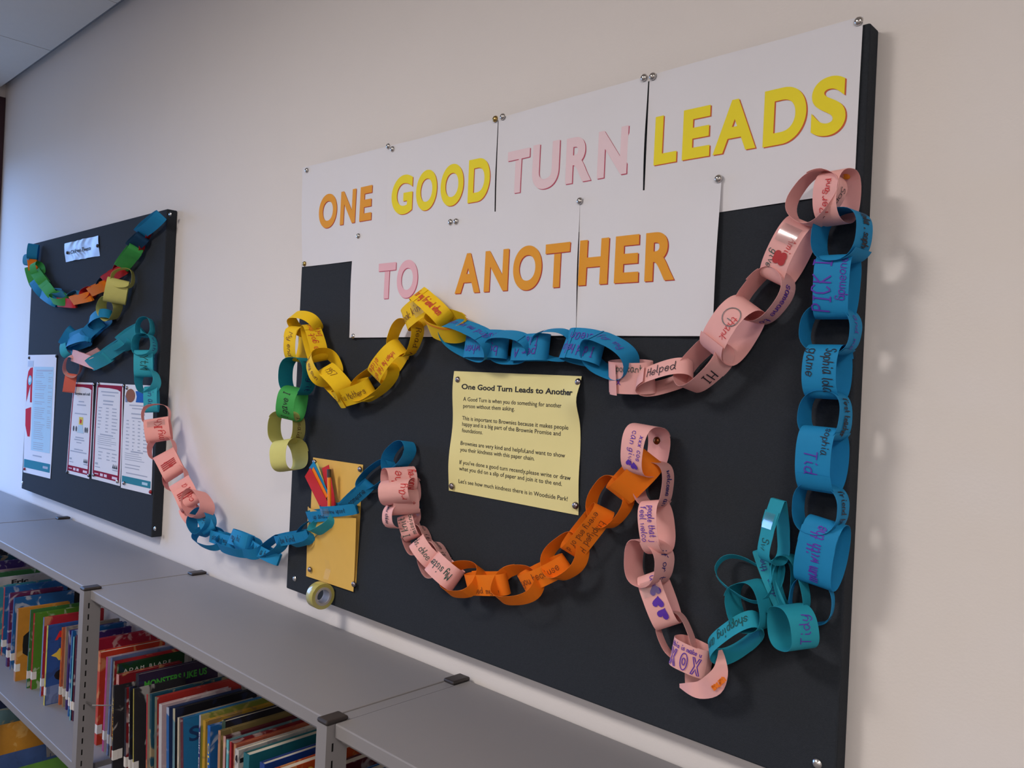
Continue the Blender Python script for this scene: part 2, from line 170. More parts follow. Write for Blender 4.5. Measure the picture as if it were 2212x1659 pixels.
# ---------------------------------------------------------------- data measured for this place (metres)
SEC=[('blue paper chain hanging down the right edge of the large board',[('blue',(-.3777,-.0564,1.744),(-.026,.0,-1.0),(.108,.994,-.003),(.994,-.108,-.026),.0603,.0391,.0544,(('lola . sophia',.42,.1,.5,-1,'black'),),('flap',)),('blue',(-.3818,-.0544,1.6856),(-.027,.0,-1.0),(.999,-.037,-.027),(-.037,-.999,.001),.0749,.0426,.0393,(('PICK I',.5,-.2,.5,1,'purple'),('Someone',.26,.3,.35,1,'purple'),('up',.26,.3,.72,1,'purple')),()),('blue',(-.3878,-.0519,1.6339),(-.119,.0,-.993),(.029,1.0,-.003),(.992,-.029,-.119),.057,.0341,.0593,(('and me',.3,0,.5,-1,'purple'),),()),('blue',(-.3889,-.0532,1.5849),(-.015,.0,-1.0),(1.0,.001,-.015),(.001,-1.0,-.0),.0633,.0406,.0384,(('Sophia lola',.3,.24,.5,-1,'black'),('game',.3,-.26,.3,-1,'black')),()),('blue',(-.3886,-.0528,1.5329),(-.052,.0,-.999),(.071,.997,-.004),(.996,-.071,-.052),.0563,.0341,.0505,(('first teacher',.4,0,.5,-1,'black'),),()),('blue',(-.3901,-.054,1.4812),(-.027,.0,-1.0),(.999,-.035,-.027),(-.035,-.999,.001),.0761,.0428,.0385,(('Tidy',.36,-.08,.7,-1,'purple'),('sophia',.2,.3,.08,-1,'black')),('flap',)),('blue',(-.3904,-.0515,1.4224),(-.021,.0,-1.0),(.036,.999,-.001),(.999,-.036,-.021),.058,.033,.055,(('friend but',.4,0,.5,-1,'black'),),()),('blue',(-.3859,-.0506,1.3709),(-.149,.0,-.989),(.989,.004,-.149),(.004,-1.0,-.001),.0798,.045,.0329,(('mum with the',.36,0,.5,1,'purple'),),()),('blue',(-.3977,-.0463,1.3105),(-.057,.0,-.998),(-.167,.986,.009),(.984,.167,-.056),.0546,.0167,.0489,(),())]),('tangled teal paper loops low on the right of the large board',[('teal',(-.4411,-.0588,1.3874),(-.057,.0,-.998),(.914,-.402,-.052),(-.401,-.916,.023),.0791,.0227,.0442,(('Sw',.5,0,.8,-1,'green'),),('tape','drop')),('teal',(-.4829,-.0514,1.3208),(.937,.0,-.348),(.193,-.832,.52),(-.29,-.555,-.78),.0772,.0129,.0434,(),()),('teal',(-.4521,-.0421,1.3235),(.46,.0,-.888),(.856,.267,.443),(.237,-.964,.123),.0762,.015,.0127,(('door',.55,0,.66,1,'blue'),('the',.55,0,.15,1,'blue')),()),('teal',(-.4247,-.0455,1.3244),(.284,.0,-.959),(.101,.994,.03),(.954,-.105,.282),.0691,.0193,.0362,(),()),('teal',(-.4447,-.0434,1.3313),(-.169,.0,-.986),(.782,-.609,-.134),(-.6,-.793,.103),.0362,.0115,.0149,(),()),('teal',(-.4346,-.0389,1.3212),(-.035,.0,-.999),(.111,.994,-.004),(.993,-.111,-.035),.0577,.008,.0172,(),()),('teal',(-.4125,-.0631,1.2774),(.17,.0,-.985),(.53,.843,.092),(.831,-.538,.143),.0513,.0366,.051,(('Tidy',.36,.05,.45,1,'purple'),),()),('teal',(-.4715,-.0544,1.289),(.316,.0,-.949),(.15,.987,.05),(.937,-.158,.312),.0605,.0337,.0476,(),()),('teal',(-.4885,-.0561,1.2441),(-.726,.0,-.688),(.517,-.659,-.546),(-.453,-.752,.478),.084,.027,.0352,(('shopping am',.5,0,.5,-1,'green'),),())]),('pink paper chain with purple hearts,hanging left of the teal tangle',[('pink',(-.6319,-.0642,1.4709),(-.088,.0,-.996),(.995,-.048,-.087),(-.048,-.999,.004),.0692,.0371,.0588,(('can give',.25,-.02,.42,-1,'purple'),('xxx cos',.22,.34,.42,-1,'purple')),('hearts2',)),('pink',(-.6238,-.0508,1.4235),(-.133,.0,-.991),(-.034,.999,.005),(.991,.035,-.133),.0605,.0321,.0462,(('welcome an',.4,0,.5,-1,'blue'),),()),('pink',(-.6121,-.057,1.367),(.187,.0,-.982),(.98,.063,.186),(.061,-.998,.012),.0728,.0285,.0444,(('people that join',.34,.2,.5,-1,'purple'),('feel welcome',.34,-.24,.5,-1,'purple')),('flap',)),('pink',(-.6229,-.0574,1.3161),(-.069,.0,-.998),(.133,.991,-.009),(.989,-.134,-.069),.0609,.0396,.0574,(('if or to',.3,0,.5,-1,'blue'),),()),('pink',(-.605,-.0526,1.2691),(.461,.0,-.888),(.875,.169,.454),(.15,-.986,.078),.0719,.0355,.0317,(('am',.3,.2,.02,-1,'purple'),),('hearts','tape')),('pink',(-.5805,-.0469,1.2242),(.522,.0,-.853),(-.141,.986,-.086),(.841,.165,.514),.0607,.0188,.0438,(),()),('pink',(-.5518,-.0521,1.2042),(.987,.0,-.162),(.162,-.016,.987),(-.003,-1.0,-.015),.0526,.038,.0355,(('this is make u',.17,.32,.5,-1,'purple'),),('xox',))]),('pink and blue paper chain draped above the yellow notice',[('pink',(-.3848,-.0577,1.7906),(-.023,.0,-1.0),(.975,-.222,-.023),(-.222,-.975,.005),.0633,.0317,.0415,(('Pers',.34,0,.68,1,'red'),('and',.24,.1,.25,1,'red')),()),('pink',(-.4065,-.066,1.7905),(-.587,.0,-.809),(.051,.998,-.037),(.808,-.063,-.586),.0645,.0275,.0529,(('Some t',.4,0,.4,-1,'black'),),()),('pink',(-.4434,-.0516,1.7317),(-.447,.0,-.894),(.894,-.028,-.447),(-.025,-1.0,.012),.08,.0365,.0343,(('Amicy',.26,.24,.5,-1,'red'),('give',.26,-.2,.8,-1,'green')),('butterfly','tape')),('pink',(-.4729,-.0532,1.6773),(-.628,.0,-.778),(.095,.993,-.077),(.773,-.122,-.623),.0725,.0326,.0495,(('someone to',.42,0,.5,-1,'purple'),),()),('pink',(-.5094,-.0605,1.6349),(-.538,.0,-.843),(.834,-.148,-.532),(-.125,-.989,.08),.0804,.0415,.0474,(('thank it',.24,.26,.6,-1,'red'),),('face','flap')),('pink',(-.5513,-.0582,1.5898),(-.744,.0,-.668),(.255,.925,-.284),(.617,-.381,-.688),.0792,.0336,.0458,(('HI',.5,0,.5,-1,'black'),),()),('pink',(-.6118,-.0562,1.5716),(-.952,.0,-.308),(.272,-.465,-.842),(-.143,-.885,.442),.0856,.0254,.0368,(('Helped',.5,0,.35,1,'black'),),('flap',)),('pink',(-.6692,-.0513,1.5716),(-1.0,.0,.0),(-.0,.196,-.981),(-.0,-.981,-.196),.0746,.0448,.0263,(('important',.22,-.3,.5,1,'green'),('x',.3,.1,.75,1,'purple')),('flap',)),('blue',(-.7034,-.0611,1.5997),(-.948,.0,.319),(-.132,-.91,-.392),(.291,-.414,.863),.0816,.0347,.0548,(('for my',.36,0,.4,1,'purple'),),()),('blue',(-.7549,-.0539,1.6132),(-.995,.0,.103),(-.099,-.274,-.957),(.028,-.962,.272),.0663,.0484,.0276,(('I did help',.3,.18,.5,-1,'purple'),('clean',.3,-.22,.5,-1,'purple')),()),('blue',(-.8135,-.0517,1.6168),(-1.0,.0,.0),(-.0,-.927,-.374),(.0,-.374,.927),.0747,.0186,.0486,(),()),('blue',(-.8666,-.0498,1.6125),(-1.0,.0,-.023),(.023,-.124,-.992),(-.003,-.992,.124),.0711,.0427,.0265,(('per A',.34,.2,.5,-1,'purple'),('I leave',.3,-.25,.5,-1,'purple')),()),('blue',(-.903,-.0582,1.6119),(-1.0,-.0,.015),(-.008,-.858,-.513),(.013,-.513,.858),.0873,.0269,.0493,(),()),('blue',(-.964,-.0518,1.6168),(-1.0,.0,.0),(-.0,-.105,-.994),(.0,-.994,.105),.0939,.0464,.0309,(('bye when',.32,.2,.5,-1,'purple'),('ours I go',.3,-.25,.5,-1,'purple')),()),('blue',(-.9938,-.0627,1.6243),(-.962,.0,.272),(-.128,-.881,-.455),(.239,-.473,.848),.1167,.0374,.0515,(('and me my son',.36,0,.5,-1,'purple'),),()),('yellow',(-1.05,-.0625,1.65),(-.978,-.0,.208),(-.157,.654,-.74),(-.136,-.757,-.639),.0924,.0353,.0449,(),('redline',))]),('yellow paper chain draped in a V left of the yellow notice',[('yellow',(-1.0958,-.0601,1.6816),(-.852,.0,.523),(-.413,-.613,-.674),(.32,-.79,.522),.0927,.0345,.0394,(('for my friend when',.42,0,.5,1,'red'),),()),('yellow',(-1.1303,-.0576,1.6764),(-.887,.0,-.461),(.456,.148,-.878),(.068,-.989,-.131),.0723,.0401,.0418,(('look kind',.34,0,.5,1,'brown'),),('tape',)),('yellow',(-1.1696,-.0576,1.6303),(-.436,-.0,-.9),(-.213,.972,.103),(.875,.236,-.423),.0688,.0357,.0527,(('Read A',.4,0,.5,-1,'brown'),),()),('yellow',(-1.2101,-.0606,1.5838),(-.719,-.0,-.695),(.664,.296,-.687),(.206,-.955,-.213),.0859,.0346,.045,(('when he fell off',.34,.2,.5,-1,'red'),('slide',.34,-.24,.75,-1,'red')),()),('yellow',(-1.2685,-.0489,1.545),(-.908,-.0,-.418),(.01,1.0,-.022),(.418,-.025,-.908),.1236,.0286,.0518,(),()),('yellow',(-1.3202,-.0566,1.5226),(-.973,.0,-.231),(.197,.518,-.832),(.12,-.855,-.504),.1137,.0364,.0309,(('God is Mothers',.36,0,.5,1,'brown'),),('flap',)),('yellow',(-1.3764,-.0627,1.5422),(-.877,.0,.481),(-.275,-.82,-.502),(.394,-.572,.719),.0915,.039,.0446,(('1957',.34,0,.6,1,'brown'),),()),('yellow',(-1.4098,-.0666,1.5705),(-.574,.0,.819),(-.807,.168,-.566),(-.137,-.986,-.096),.0714,.0357,.0601,(('on my own',.34,0,.5,1,'brown'),),()),('yellow',(-1.4632,-.0585,1.6212),(-.517,.0,.856),(-.337,-.919,-.203),(.787,-.393,.475),.0846,.0347,.0434,(('we got my',.36,.18,.5,-1,'red'),('Inlid',.32,-.24,.8,-1,'red')),()),('yellow',(-1.499,-.0603,1.6595),(-.999,.0,.04),(-.026,-.755,-.656),(.03,-.656,.754),.0883,.0254,.0508,(),())]),('short yellow,teal,green and lime chain end dangling at the left of the large board',[('yellow',(-1.5307,-.0572,1.62),(-.078,.0,-.997),(.987,.139,-.078),(.139,-.99,-.011),.0766,.0376,.0416,(('My end',.36,0,.6,-1,'brown'),),()),('teal',(-1.5113,-.0645,1.5503),(-.027,.0,-1.0),(-.306,.952,.008),(.952,.307,-.026),.0786,.0451,.0588,(('party it',.36,0,.5,-1,'blue'),),()),('green',(-1.5196,-.069,1.4919),(-.17,.0,-.985),(.889,.432,-.153),(.425,-.902,-.073),.0704,.0432,.0569,(('I gave I',.36,0,.55,1,'black'),),()),('lime',(-1.5451,-.0639,1.4382),(.037,.0,-.999),(-.316,.949,-.012),(.948,.317,.035),.0714,.0417,.0636,(('I said',.3,0,.5,-1,'brown'),),()),('lime',(-1.522,-.0693,1.3809),(.194,.0,-.981),(.965,.178,.191),(.174,-.984,.035),.0669,.0491,.0629,(),())]),('pink and orange paper chain sagging below the yellow A4 notice',[('pink',(-1.1556,-.0677,1.3701),(.162,-.0,-.987),(.448,.891,.073),(.879,-.454,.144),.0452,.0521,.0462,(('I he',.32,-.2,.5,1,'red'),('Audrey',.3,.26,.5,1,'red')),()),('pink',(-1.143,-.0741,1.351),(.195,.0,-.981),(.823,.544,.163),(.534,-.839,.106),.0431,.055,.06,(('ray',.26,.3,.5,1,'red'),),()),('pink',(-1.1441,-.0647,1.3327),(.132,.0,-.991),(.484,.873,.064),(.865,-.488,.115),.0449,.0469,.0419,(('+',.2,.3,.6,1,'red'),),()),('pink',(-1.1458,-.066,1.3074),(.132,-.0,-.991),(.984,-.123,.131),(-.122,-.992,-.016),.0448,.0335,.0603,(('chew chloe',.34,0,.3,-1,'black'),),()),('pink',(-1.1322,-.0561,1.2873),(.495,.0,-.869),(.709,.578,.404),(.502,-.816,.286),.0452,.0293,.0335,(('I knit',.42,-.16,.5,1,'green'),('missing',.3,.3,.5,1,'green')),()),('pink',(-1.1158,-.053,1.2667),(.663,.0,-.749),(-.216,.957,-.192),(.717,.289,.635),.0505,.0266,.0432,(('no it',.4,0,.5,-1,'black'),),()),('pink',(-1.0829,-.0572,1.2518),(.823,.0,-.568),(.482,.529,.699),(.3,-.848,.436),.0587,.0327,.0343,(('ds. chloe',.36,0,.5,-1,'green'),),()),('pink',(-1.0673,-.0533,1.239),(.665,.0,-.747),(-.146,.981,-.13),(.733,.195,.652),.06,.0292,.0504,(('mum is my',.4,0,.5,-1,'black'),),()),('pink',(-1.0328,-.0578,1.2274),(.924,.0,-.381),(.343,.437,.832),(.167,-.9,.404),.0659,.0399,.0335,(('My sister',.36,0,.5,1,'green'),),()),('orange',(-.9862,-.0603,1.2223),(.985,.0,.175),(-.105,-.799,.592),(.139,-.601,-.787),.0839,.0249,.0545,(),()),('orange',(-.9355,-.0509,1.2237),(.982,.0,.188),(-.184,-.199,.963),(.037,-.98,-.195),.0907,.0351,.0274,(('helped my m',.3,-.26,.5,-1,'brown'),),()),('orange',(-.8602,-.0616,1.2381),(.975,.0,.221),(-.138,-.779,.612),(.172,-.627,-.76),.0882,.0262,.0554,(),()),('orange',(-.8149,-.0513,1.2636),(.876,.0,.482),(-.452,-.348,.822),(.168,-.937,-.305),.1001,.03,.0258,(('you because',.4,.1,.5,-1,'brown'),),()),('orange',(-.7717,-.0558,1.2976),(.822,.0,.57),(-.18,-.949,.259),(.541,-.315,-.78),.0788,.0265,.0585,(),()),('orange',(-.7315,-.0561,1.3433),(.629,-.0,.777),(-.553,-.702,.448),(.546,-.712,-.442),.0942,.034,.0286,(('Emplyed Hi',.32,-.22,.5,1,'brown'),('every end of d',.3,.22,.5,1,'brown')),()),('orange',(-.6979,-.0505,1.3897),(.633,.0,.774),(-.101,-.991,.083),(.768,-.131,-.627),.0756,.0255,.059,(),()),('orange',(-.6499,-.059,1.4322),(.707,.0,.707),(-.576,-.581,.575),(.411,-.814,-.411),.0823,.0389,.0337,(),())]),('teal,pink and blue paper chain sagging across the bare wall between the boards',[('turquoise',(-2.307,-.0575,1.6654),(.223,.0,-.975),(-.583,.802,-.134),(.781,.598,.179),.0546,.0258,.0439,(),()),('turquoise',(-2.2851,-.0656,1.6163),(.113,.0,-.994),(-.602,.796,-.069),(.791,.605,.09),.0593,.0384,.0538,(('with',.4,0,.5,-1,'blue'),),()),('turquoise',(-2.2884,-.063,1.5651),(.114,.0,-.994),(.462,.885,.053),(.88,-.465,.101),.0748,.0487,.0321,(('YtM',.4,0,.5,-1,'green'),),()),('turquoise',(-2.2607,-.0628,1.5161),(.637,.0,-.77),(-.381,.869,-.315),(.67,.495,.554),.0709,.0331,.0585,(),()),('turquoise',(-2.2422,-.057,1.4685),(.153,.0,-.988),(.542,.836,.084),(.827,-.548,.128),.0713,.0342,.0317,(('in as',.4,0,.5,-1,'blue'),),()),('coral',(-2.1857,-.0674,1.4286),(.213,.0,-.977),(-.73,.665,-.159),(.649,.747,.142),.0552,.0223,.0695,(),()),('coral',(-2.1599,-.0705,1.3896),(.378,.0,-.926),(.499,.842,.203),(.78,-.539,.318),.062,.0615,.0393,(('my K',.3,.1,.7,1,'red'),('I h',.3,.1,.2,1,'red')),('tape',)),('coral',(-2.1382,-.0678,1.341),(.377,.0,-.926),(-.659,.703,-.268),(.651,.711,.265),.0612,.0318,.0635,(),()),('coral',(-2.0885,-.0674,1.3046),(.825,.0,-.565),(.381,.739,.556),(.418,-.674,.609),.0854,.0553,.0385,(('mH',.3,0,.75,1,'red'),),('redblock',)),('coral',(-2.0547,-.0645,1.2708),(.535,.0,-.845),(-.557,.752,-.353),(.635,.66,.402),.0658,.031,.0572,(),()),('coral',(-1.9953,-.0665,1.2404),(.812,.0,-.583),(.389,.745,.541),(.435,-.667,.605),.0853,.0537,.0373,(('cool a',.3,.1,.7,1,'red'),),('redblock',)),('coral',(-1.9319,-.0642,1.2218),(.889,.0,-.457),(-.149,.945,-.29),(.432,.326,.841),.0874,.0457,.0526,(),()),('coral',(-1.9823,-.0564,1.1927),(.824,.0,-.566),(.394,.719,.573),(.407,-.695,.592),.053,.0396,.0233,(('J',.5,0,.4,1,'red'),),()),('blue',(-1.9113,-.062,1.1811),(.826,.0,-.564),(-.225,.917,-.329),(.518,.398,.757),.0662,.0364,.0568,(),()),('blue',(-1.9002,-.0549,1.1809),(.717,.0,-.697),(.458,.753,.471),(.525,-.658,.54),.0593,.0318,.0272,(('kind',.4,0,.5,1,'black'),),()),('blue',(-1.8672,-.0599,1.1506),(.999,.0,-.033),(.022,-.723,.691),(-.023,-.691,-.722),.1273,.0202,.0538,(),()),('blue',(-1.8182,-.0487,1.1528),(1.0,.0,.016),(-.016,.103,.995),(-.002,-.995,.103),.1354,.0287,.0265,(('play by my',.42,0,.5,-1,'black'),),()),('blue',(-1.7434,-.0587,1.1511),(1.0,.0,.013),(-.011,-.553,.833),(.007,-.833,-.552),.1524,.0279,.0408,(),()),('blue',(-1.7286,-.054,1.1668),(.999,.0,-.042),(.041,.266,.963),(.011,-.964,.266),.0832,.0342,.0321,(('my hi',.4,0,.5,-1,'black'),),()),('blue',(-1.6889,-.0572,1.1579),(.999,.0,-.05),(.044,-.478,.877),(-.024,-.878,-.478),.1059,.0274,.0379,(),()),('blue',(-1.6344,-.0484,1.1534),(.993,-.0,-.12),(.115,.282,.952),(.034,-.959,.28),.1169,.0248,.0228,(('wha a br',.5,0,.5,-1,'black'),),()),('blue',(-1.5987,-.0506,1.1719),(.889,-.0,.458),(-.139,-.953,.269),(.436,-.303,-.847),.0994,.0245,.0326,(),()),('blue',(-1.5265,-.0489,1.2034),(.97,.0,.244),(-.233,-.295,.927),(.072,-.955,-.286),.1248,.0238,.0238,(('be kind',.55,0,.5,-1,'black'),),()),('blue',(-1.4916,-.0479,1.2061),(.957,-.0,.291),(-.14,-.877,.46),(.255,-.481,-.839),.0793,.0176,.0255,(),()),('blue',(-1.4683,-.0427,1.2271),(.872,.0,.49),(.079,-.987,-.141),(.484,.161,-.86),.0987,.0117,.0369,(),()),('blue',(-1.4244,-.047,1.2665),(.982,.0,.189),(-.183,-.249,.951),(.047,-.968,-.245),.0972,.0229,.021,(('up and',.45,0,.6,-1,'black'),),()),('turquoise',(-1.4077,-.0516,1.2507),(.895,.0,.445),(-.22,-.87,.441),(.388,-.493,-.779),.0851,.0265,.0246,(),()),('blue',(-1.365,-.0484,1.2863),(.984,.0,.176),(-.17,-.239,.956),(.042,-.971,-.235),.1163,.0223,.0242,(('someone upset',.42,0,.5,-1,'black'),),('tape',)),('blue',(-1.3027,-.0503,1.3232),(.827,.0,.562),(-.401,-.701,.59),(.394,-.713,-.579),.0987,.0244,.0217,(('someone',.5,0,.6,-1,'black'),),()),('blue',(-1.2525,-.0453,1.3659),(.87,.0,.492),(-.041,-.997,.072),(.491,-.083,-.867),.1095,.0195,.0391,(('me and ho',.5,0,.5,-1,'black'),),()),('blue',(-1.1816,-.0511,1.4098),(.817,.0,.576),(-.095,-.986,.135),(.569,-.166,-.806),.0755,.0274,.0429,(('you',.5,0,.3,1,'black'),),())]),('multicoloured paper chain sagging in a U at the top of the small board',[('blue',(-3.3071,-.0557,1.9555),(-.139,.0,-.99),(.435,.898,-.061),(.89,-.439,-.125),.0538,.0336,.0302,(),()),('sky',(-3.3314,-.0572,1.9268),(-.108,.0,-.994),(.908,.408,-.099),(.405,-.913,-.044),.0405,.0304,.0372,(),()),('orange',(-3.3097,-.0529,1.9091),(.405,.0,-.914),(.436,.879,.193),(.804,-.476,.356),.057,.0303,.0236,(),()),('green',(-3.2468,-.0565,1.8894),(.349,-.0,-.937),(.87,.373,.324),(.349,-.928,.13),.0472,.0298,.0364,(),()),('green',(-3.294,-.0565,1.8657),(.672,.0,-.741),(.459,.785,.416),(.581,-.619,.528),.0909,.0335,.0302,(),()),('green',(-3.215,-.0558,1.8563),(.893,.0,-.45),(.341,.653,.676),(.294,-.757,.583),.1071,.0362,.0263,(),()),('blue',(-3.2163,-.0569,1.8217),(.873,.0,-.488),(.403,.564,.721),(.275,-.826,.492),.1108,.0329,.0329,(),()),('green',(-3.1269,-.055,1.8111),(.914,.0,-.405),(.324,.601,.731),(.244,-.799,.55),.1159,.0354,.0258,(),()),('blue',(-3.1109,-.0529,1.7801),(.966,.0,-.258),(.253,.193,.948),(.05,-.981,.186),.1463,.0321,.0321,(),()),('sky',(-3.0484,-.0506,1.795),(.997,.0,-.072),(.045,-.782,.622),(-.057,-.624,-.78),.1104,.0222,.0253,(),()),('green',(-2.9935,-.0586,1.7731),(.987,.0,-.16),(.131,-.572,.81),(-.091,-.82,-.565),.1289,.028,.0405,(),()),('red',(-2.9556,-.0491,1.7594),(.998,.0,-.065),(.064,-.19,.98),(-.012,-.982,-.19),.158,.0309,.0247,(),()),('sky',(-2.9002,-.0459,1.7759),(.989,.0,.15),(.011,-.997,-.073),(.15,.074,-.986),.1044,.0214,.0336,(),()),('orange',(-2.8212,-.0517,1.7676),(.999,-.0,.042),(-.037,-.488,.872),(.021,-.873,-.488),.1655,.0299,.0239,(),()),('red',(-2.7763,-.0467,1.7819),(.99,.0,.138),(-.006,-.999,.045),(.138,-.046,-.989),.098,.0237,.0384,(),()),('orange',(-2.6769,-.0521,1.7941),(.992,.0,.126),(-.095,-.657,.748),(.083,-.754,-.652),.149,.0287,.023,(),()),('navy',(-2.6381,-.0463,1.8102),(.969,-.0,.248),(.014,-.999,-.053),(.248,.055,-.967),.0954,.0228,.0342,(),()),('red',(-2.5545,-.0527,1.8284),(.986,.0,.164),(-.114,-.717,.687),(.118,-.697,-.708),.1499,.0306,.0222,(),()),('red',(-2.5273,-.0464,1.8514),(.923,.0,.384),(.082,-.977,-.196),(.376,.212,-.902),.0746,.0193,.0276,(),()),('green',(-2.4401,-.058,1.872),(.903,.0,.429),(-.185,-.902,.389),(.387,-.431,-.815),.1139,.0403,.0269,(),()),('red',(-2.4128,-.0477,1.8966),(.956,.0,.294),(.087,-.956,-.282),(.281,.295,-.913),.0684,.0187,.0321,(),()),('navy',(-2.391,-.056,1.9127),(.96,.0,.28),(-.154,-.836,.527),(.234,-.549,-.803),.0804,.0371,.0238,(),()),('red',(-2.3753,-.0476,1.9293),(.945,.0,.326),(.109,-.942,-.316),(.308,.335,-.891),.0673,.0185,.0291,(),()),('blue',(-2.313,-.0552,1.9538),(.972,.0,.235),(-.137,-.812,.567),(.191,-.583,-.789),.1401,.0337,.0259,(),())]),('yellow,blue,pink and teal paper chain zigzagging down the small board',[('lime',(-2.4668,-.0613,1.811),(.176,-.0,-.984),(-.635,.764,-.114),(.752,.645,.135),.057,.0189,.0622,(),()),('lime',(-2.4907,-.0687,1.7738),(-.32,.0,-.947),(.463,.873,-.156),(.827,-.489,-.279),.0707,.0598,.0353,(),()),('lime',(-2.5525,-.063,1.7286),(-.749,.0,-.663),(-.274,.91,.31),(.603,.414,-.682),.0808,.036,.0609,(),()),('blue',(-2.6183,-.0618,1.6934),(-.948,-.0,-.319),(.312,-.215,-.925),(-.069,-.977,.204),.1039,.0282,.0508,(),()),('blue',(-2.6924,-.0568,1.6649),(-.93,.0,-.368),(.306,.558,-.771),(.206,-.83,-.519),.1327,.0389,.0288,(),()),('blue',(-2.8219,-.0534,1.6394),(-.988,.0,-.152),(.151,.145,-.978),(.022,-.989,-.144),.1698,.0433,.0328,(),()),('blue',(-2.8853,-.0595,1.6394),(-.823,-.0,-.569),(.43,.655,-.622),(.372,-.756,-.538),.0846,.0394,.0333,(),()),('turquoise',(-2.8964,-.0576,1.6042),(.488,-.0,-.873),(.825,.327,.461),(.285,-.945,.16),.0575,.0304,.0395,(),()),('blue',(-2.7993,-.0566,1.6286),(-.99,.0,-.142),(.138,-.236,-.962),(-.033,-.972,.233),.1841,.0326,.0386,(),()),('pink',(-2.7641,-.0511,1.5706),(.993,.0,-.119),(.118,.135,.984),(.016,-.991,.134),.2026,.0368,.0294,(),()),('pink',(-2.7167,-.0467,1.5884),(.979,-.0,.203),(-.153,-.661,.735),(.135,-.75,-.647),.1188,.0218,.0146,(),()),('pink',(-2.8469,-.0589,1.5461),(-.624,.0,-.781),(-.53,.734,.424),(.574,.679,-.459),.0741,.018,.054,(),()),('salmon',(-2.8823,-.0524,1.4928),(-.269,.0,-.963),(.395,.912,-.11),(.879,-.41,-.245),.0636,.0349,.0121,(),()),('turquoise',(-2.6232,-.0575,1.5713),(.981,.0,.196),(-.14,-.697,.703),(.137,-.717,-.684),.1539,.0382,.0283,(),()),('turquoise',(-2.5274,-.0559,1.6014),(.968,.0,.251),(-.176,-.713,.678),(.179,-.701,-.691),.1675,.0344,.0276,(),()),('turquoise',(-2.4544,-.0516,1.6191),(.971,.0,.24),(-.024,-.995,.097),(.239,-.1,-.966),.1068,.0324,.0297,(),()),('turquoise',(-2.4058,-.056,1.6453),(.973,.0,.23),(-.166,-.695,.7),(.16,-.719,-.676),.1396,.0359,.0266,(),())])]
RB=[(2,('pink',[((-.5068,-.06,1.2257),.0024),
((-.5023,-.065,1.2156),.0059),
((-.5027,-.065,1.1996),.01),
((-.5116,-.065,1.1817),.0136),
((-.5311,-.06,1.1678),.0114),
((-.548,-.06,1.1642),.0079),
((-.5693,-.05,1.16),.0025)])),(2,('pink',[((-.5547,-.042,1.1802),.0111),
((-.5532,-.042,1.1664),.0114),
((-.5501,-.044,1.156),.0111)]))]
YEL=[(-1.0575,-.032,1.5718),(-.7733,-.032,1.5702),(-.7684,-.032,1.3582),(-1.0598,-.032,1.3606)]
SHEETS=[('ONE',[(-1.5828,2.0097),(-1.276,2.0066),(-1.2694,1.7891),(-1.5638,1.7892) ],
'orange_ink'),('GOOD',[(-1.2753,2.0064),(-.982,2.0049),(-.9766,1.7916),(-1.2684,1.7891) ],
'yellow_ink'),('TURN',[(-.9798,2.0049),(-.6778,2.0087),(-.6763,1.794),(-.9747,1.7916) ],
'pale_pink_ink'),('LEADS',[(-.6758,2.0088),(-.3734,2.011),(-.375,1.8005),(-.6745,1.794) ],
'yellow_ink'),('TO',[(-1.3767,1.8468),(-1.0842,1.8458),(-1.0765,1.6327),(-1.3707,1.6326) ],
'pink_ink'),('ANOT',[(-1.0848,1.8458),(-.7924,1.8419),(-.7857,1.6322),(-1.077,1.6327) ],
'orange_ink'),('HER',[(-.7919,1.8418),(-.5506,1.8405),(-.5522,1.6294),(-.7855,1.6322) ],
'orange_ink')]
LET=[(0,'O',-1.5075,-1.4425,1.8676,1.937),(0,'N',-1.4308,-1.3754,1.8676,1.937),(0,'E',-1.362,-1.3212,1.8676,1.937),(1,'G',-1.258,-1.197,1.8689,1.9413),(1,'O',-1.1885,-1.1273,1.8689,1.9413),(1,'O',-1.1188,-1.0569,1.8689,1.9413),(1,'D',-1.0468,-.9909,1.8689,1.9413),(2,'T',-.9531,-.9013,1.8706,1.942),(2,'U',-.8957,-.8371,1.8706,1.942),(2,'R',-.8249,-.7727,1.8706,1.942),(2,'N',-.7629,-.7053,1.8706,1.942),(3,'L',-.6611,-.6215,1.8754,1.9451),(3,'E',-.6143,-.5703,1.8754,1.9451),(3,'A',-.567,-.5031,1.8754,1.9451),(3,'D',-.4951,-.436,1.8754,1.9451),(3,'S',-.4314,-.3868,1.8754,1.9451),(4,'T',-1.288,-1.2335,1.7078,1.7769),(4,'O',-1.2302,-1.1665,1.7078,1.7769),(5,'A',-1.064,-1.001,1.7085,1.7782),(5,'N',-.9931,-.9351,1.7085,1.7782),(5,'O',-.9256,-.8617,1.7085,1.7782),(5,'T',-.8568,-.8039,1.7085,1.7782),(6,'H',-.7873,-.7299,1.709,1.7784),(6,'E',-.7194,-.6754,1.709,1.7784),(6,'R',-.6665,-.6149,1.709,1.7784)]
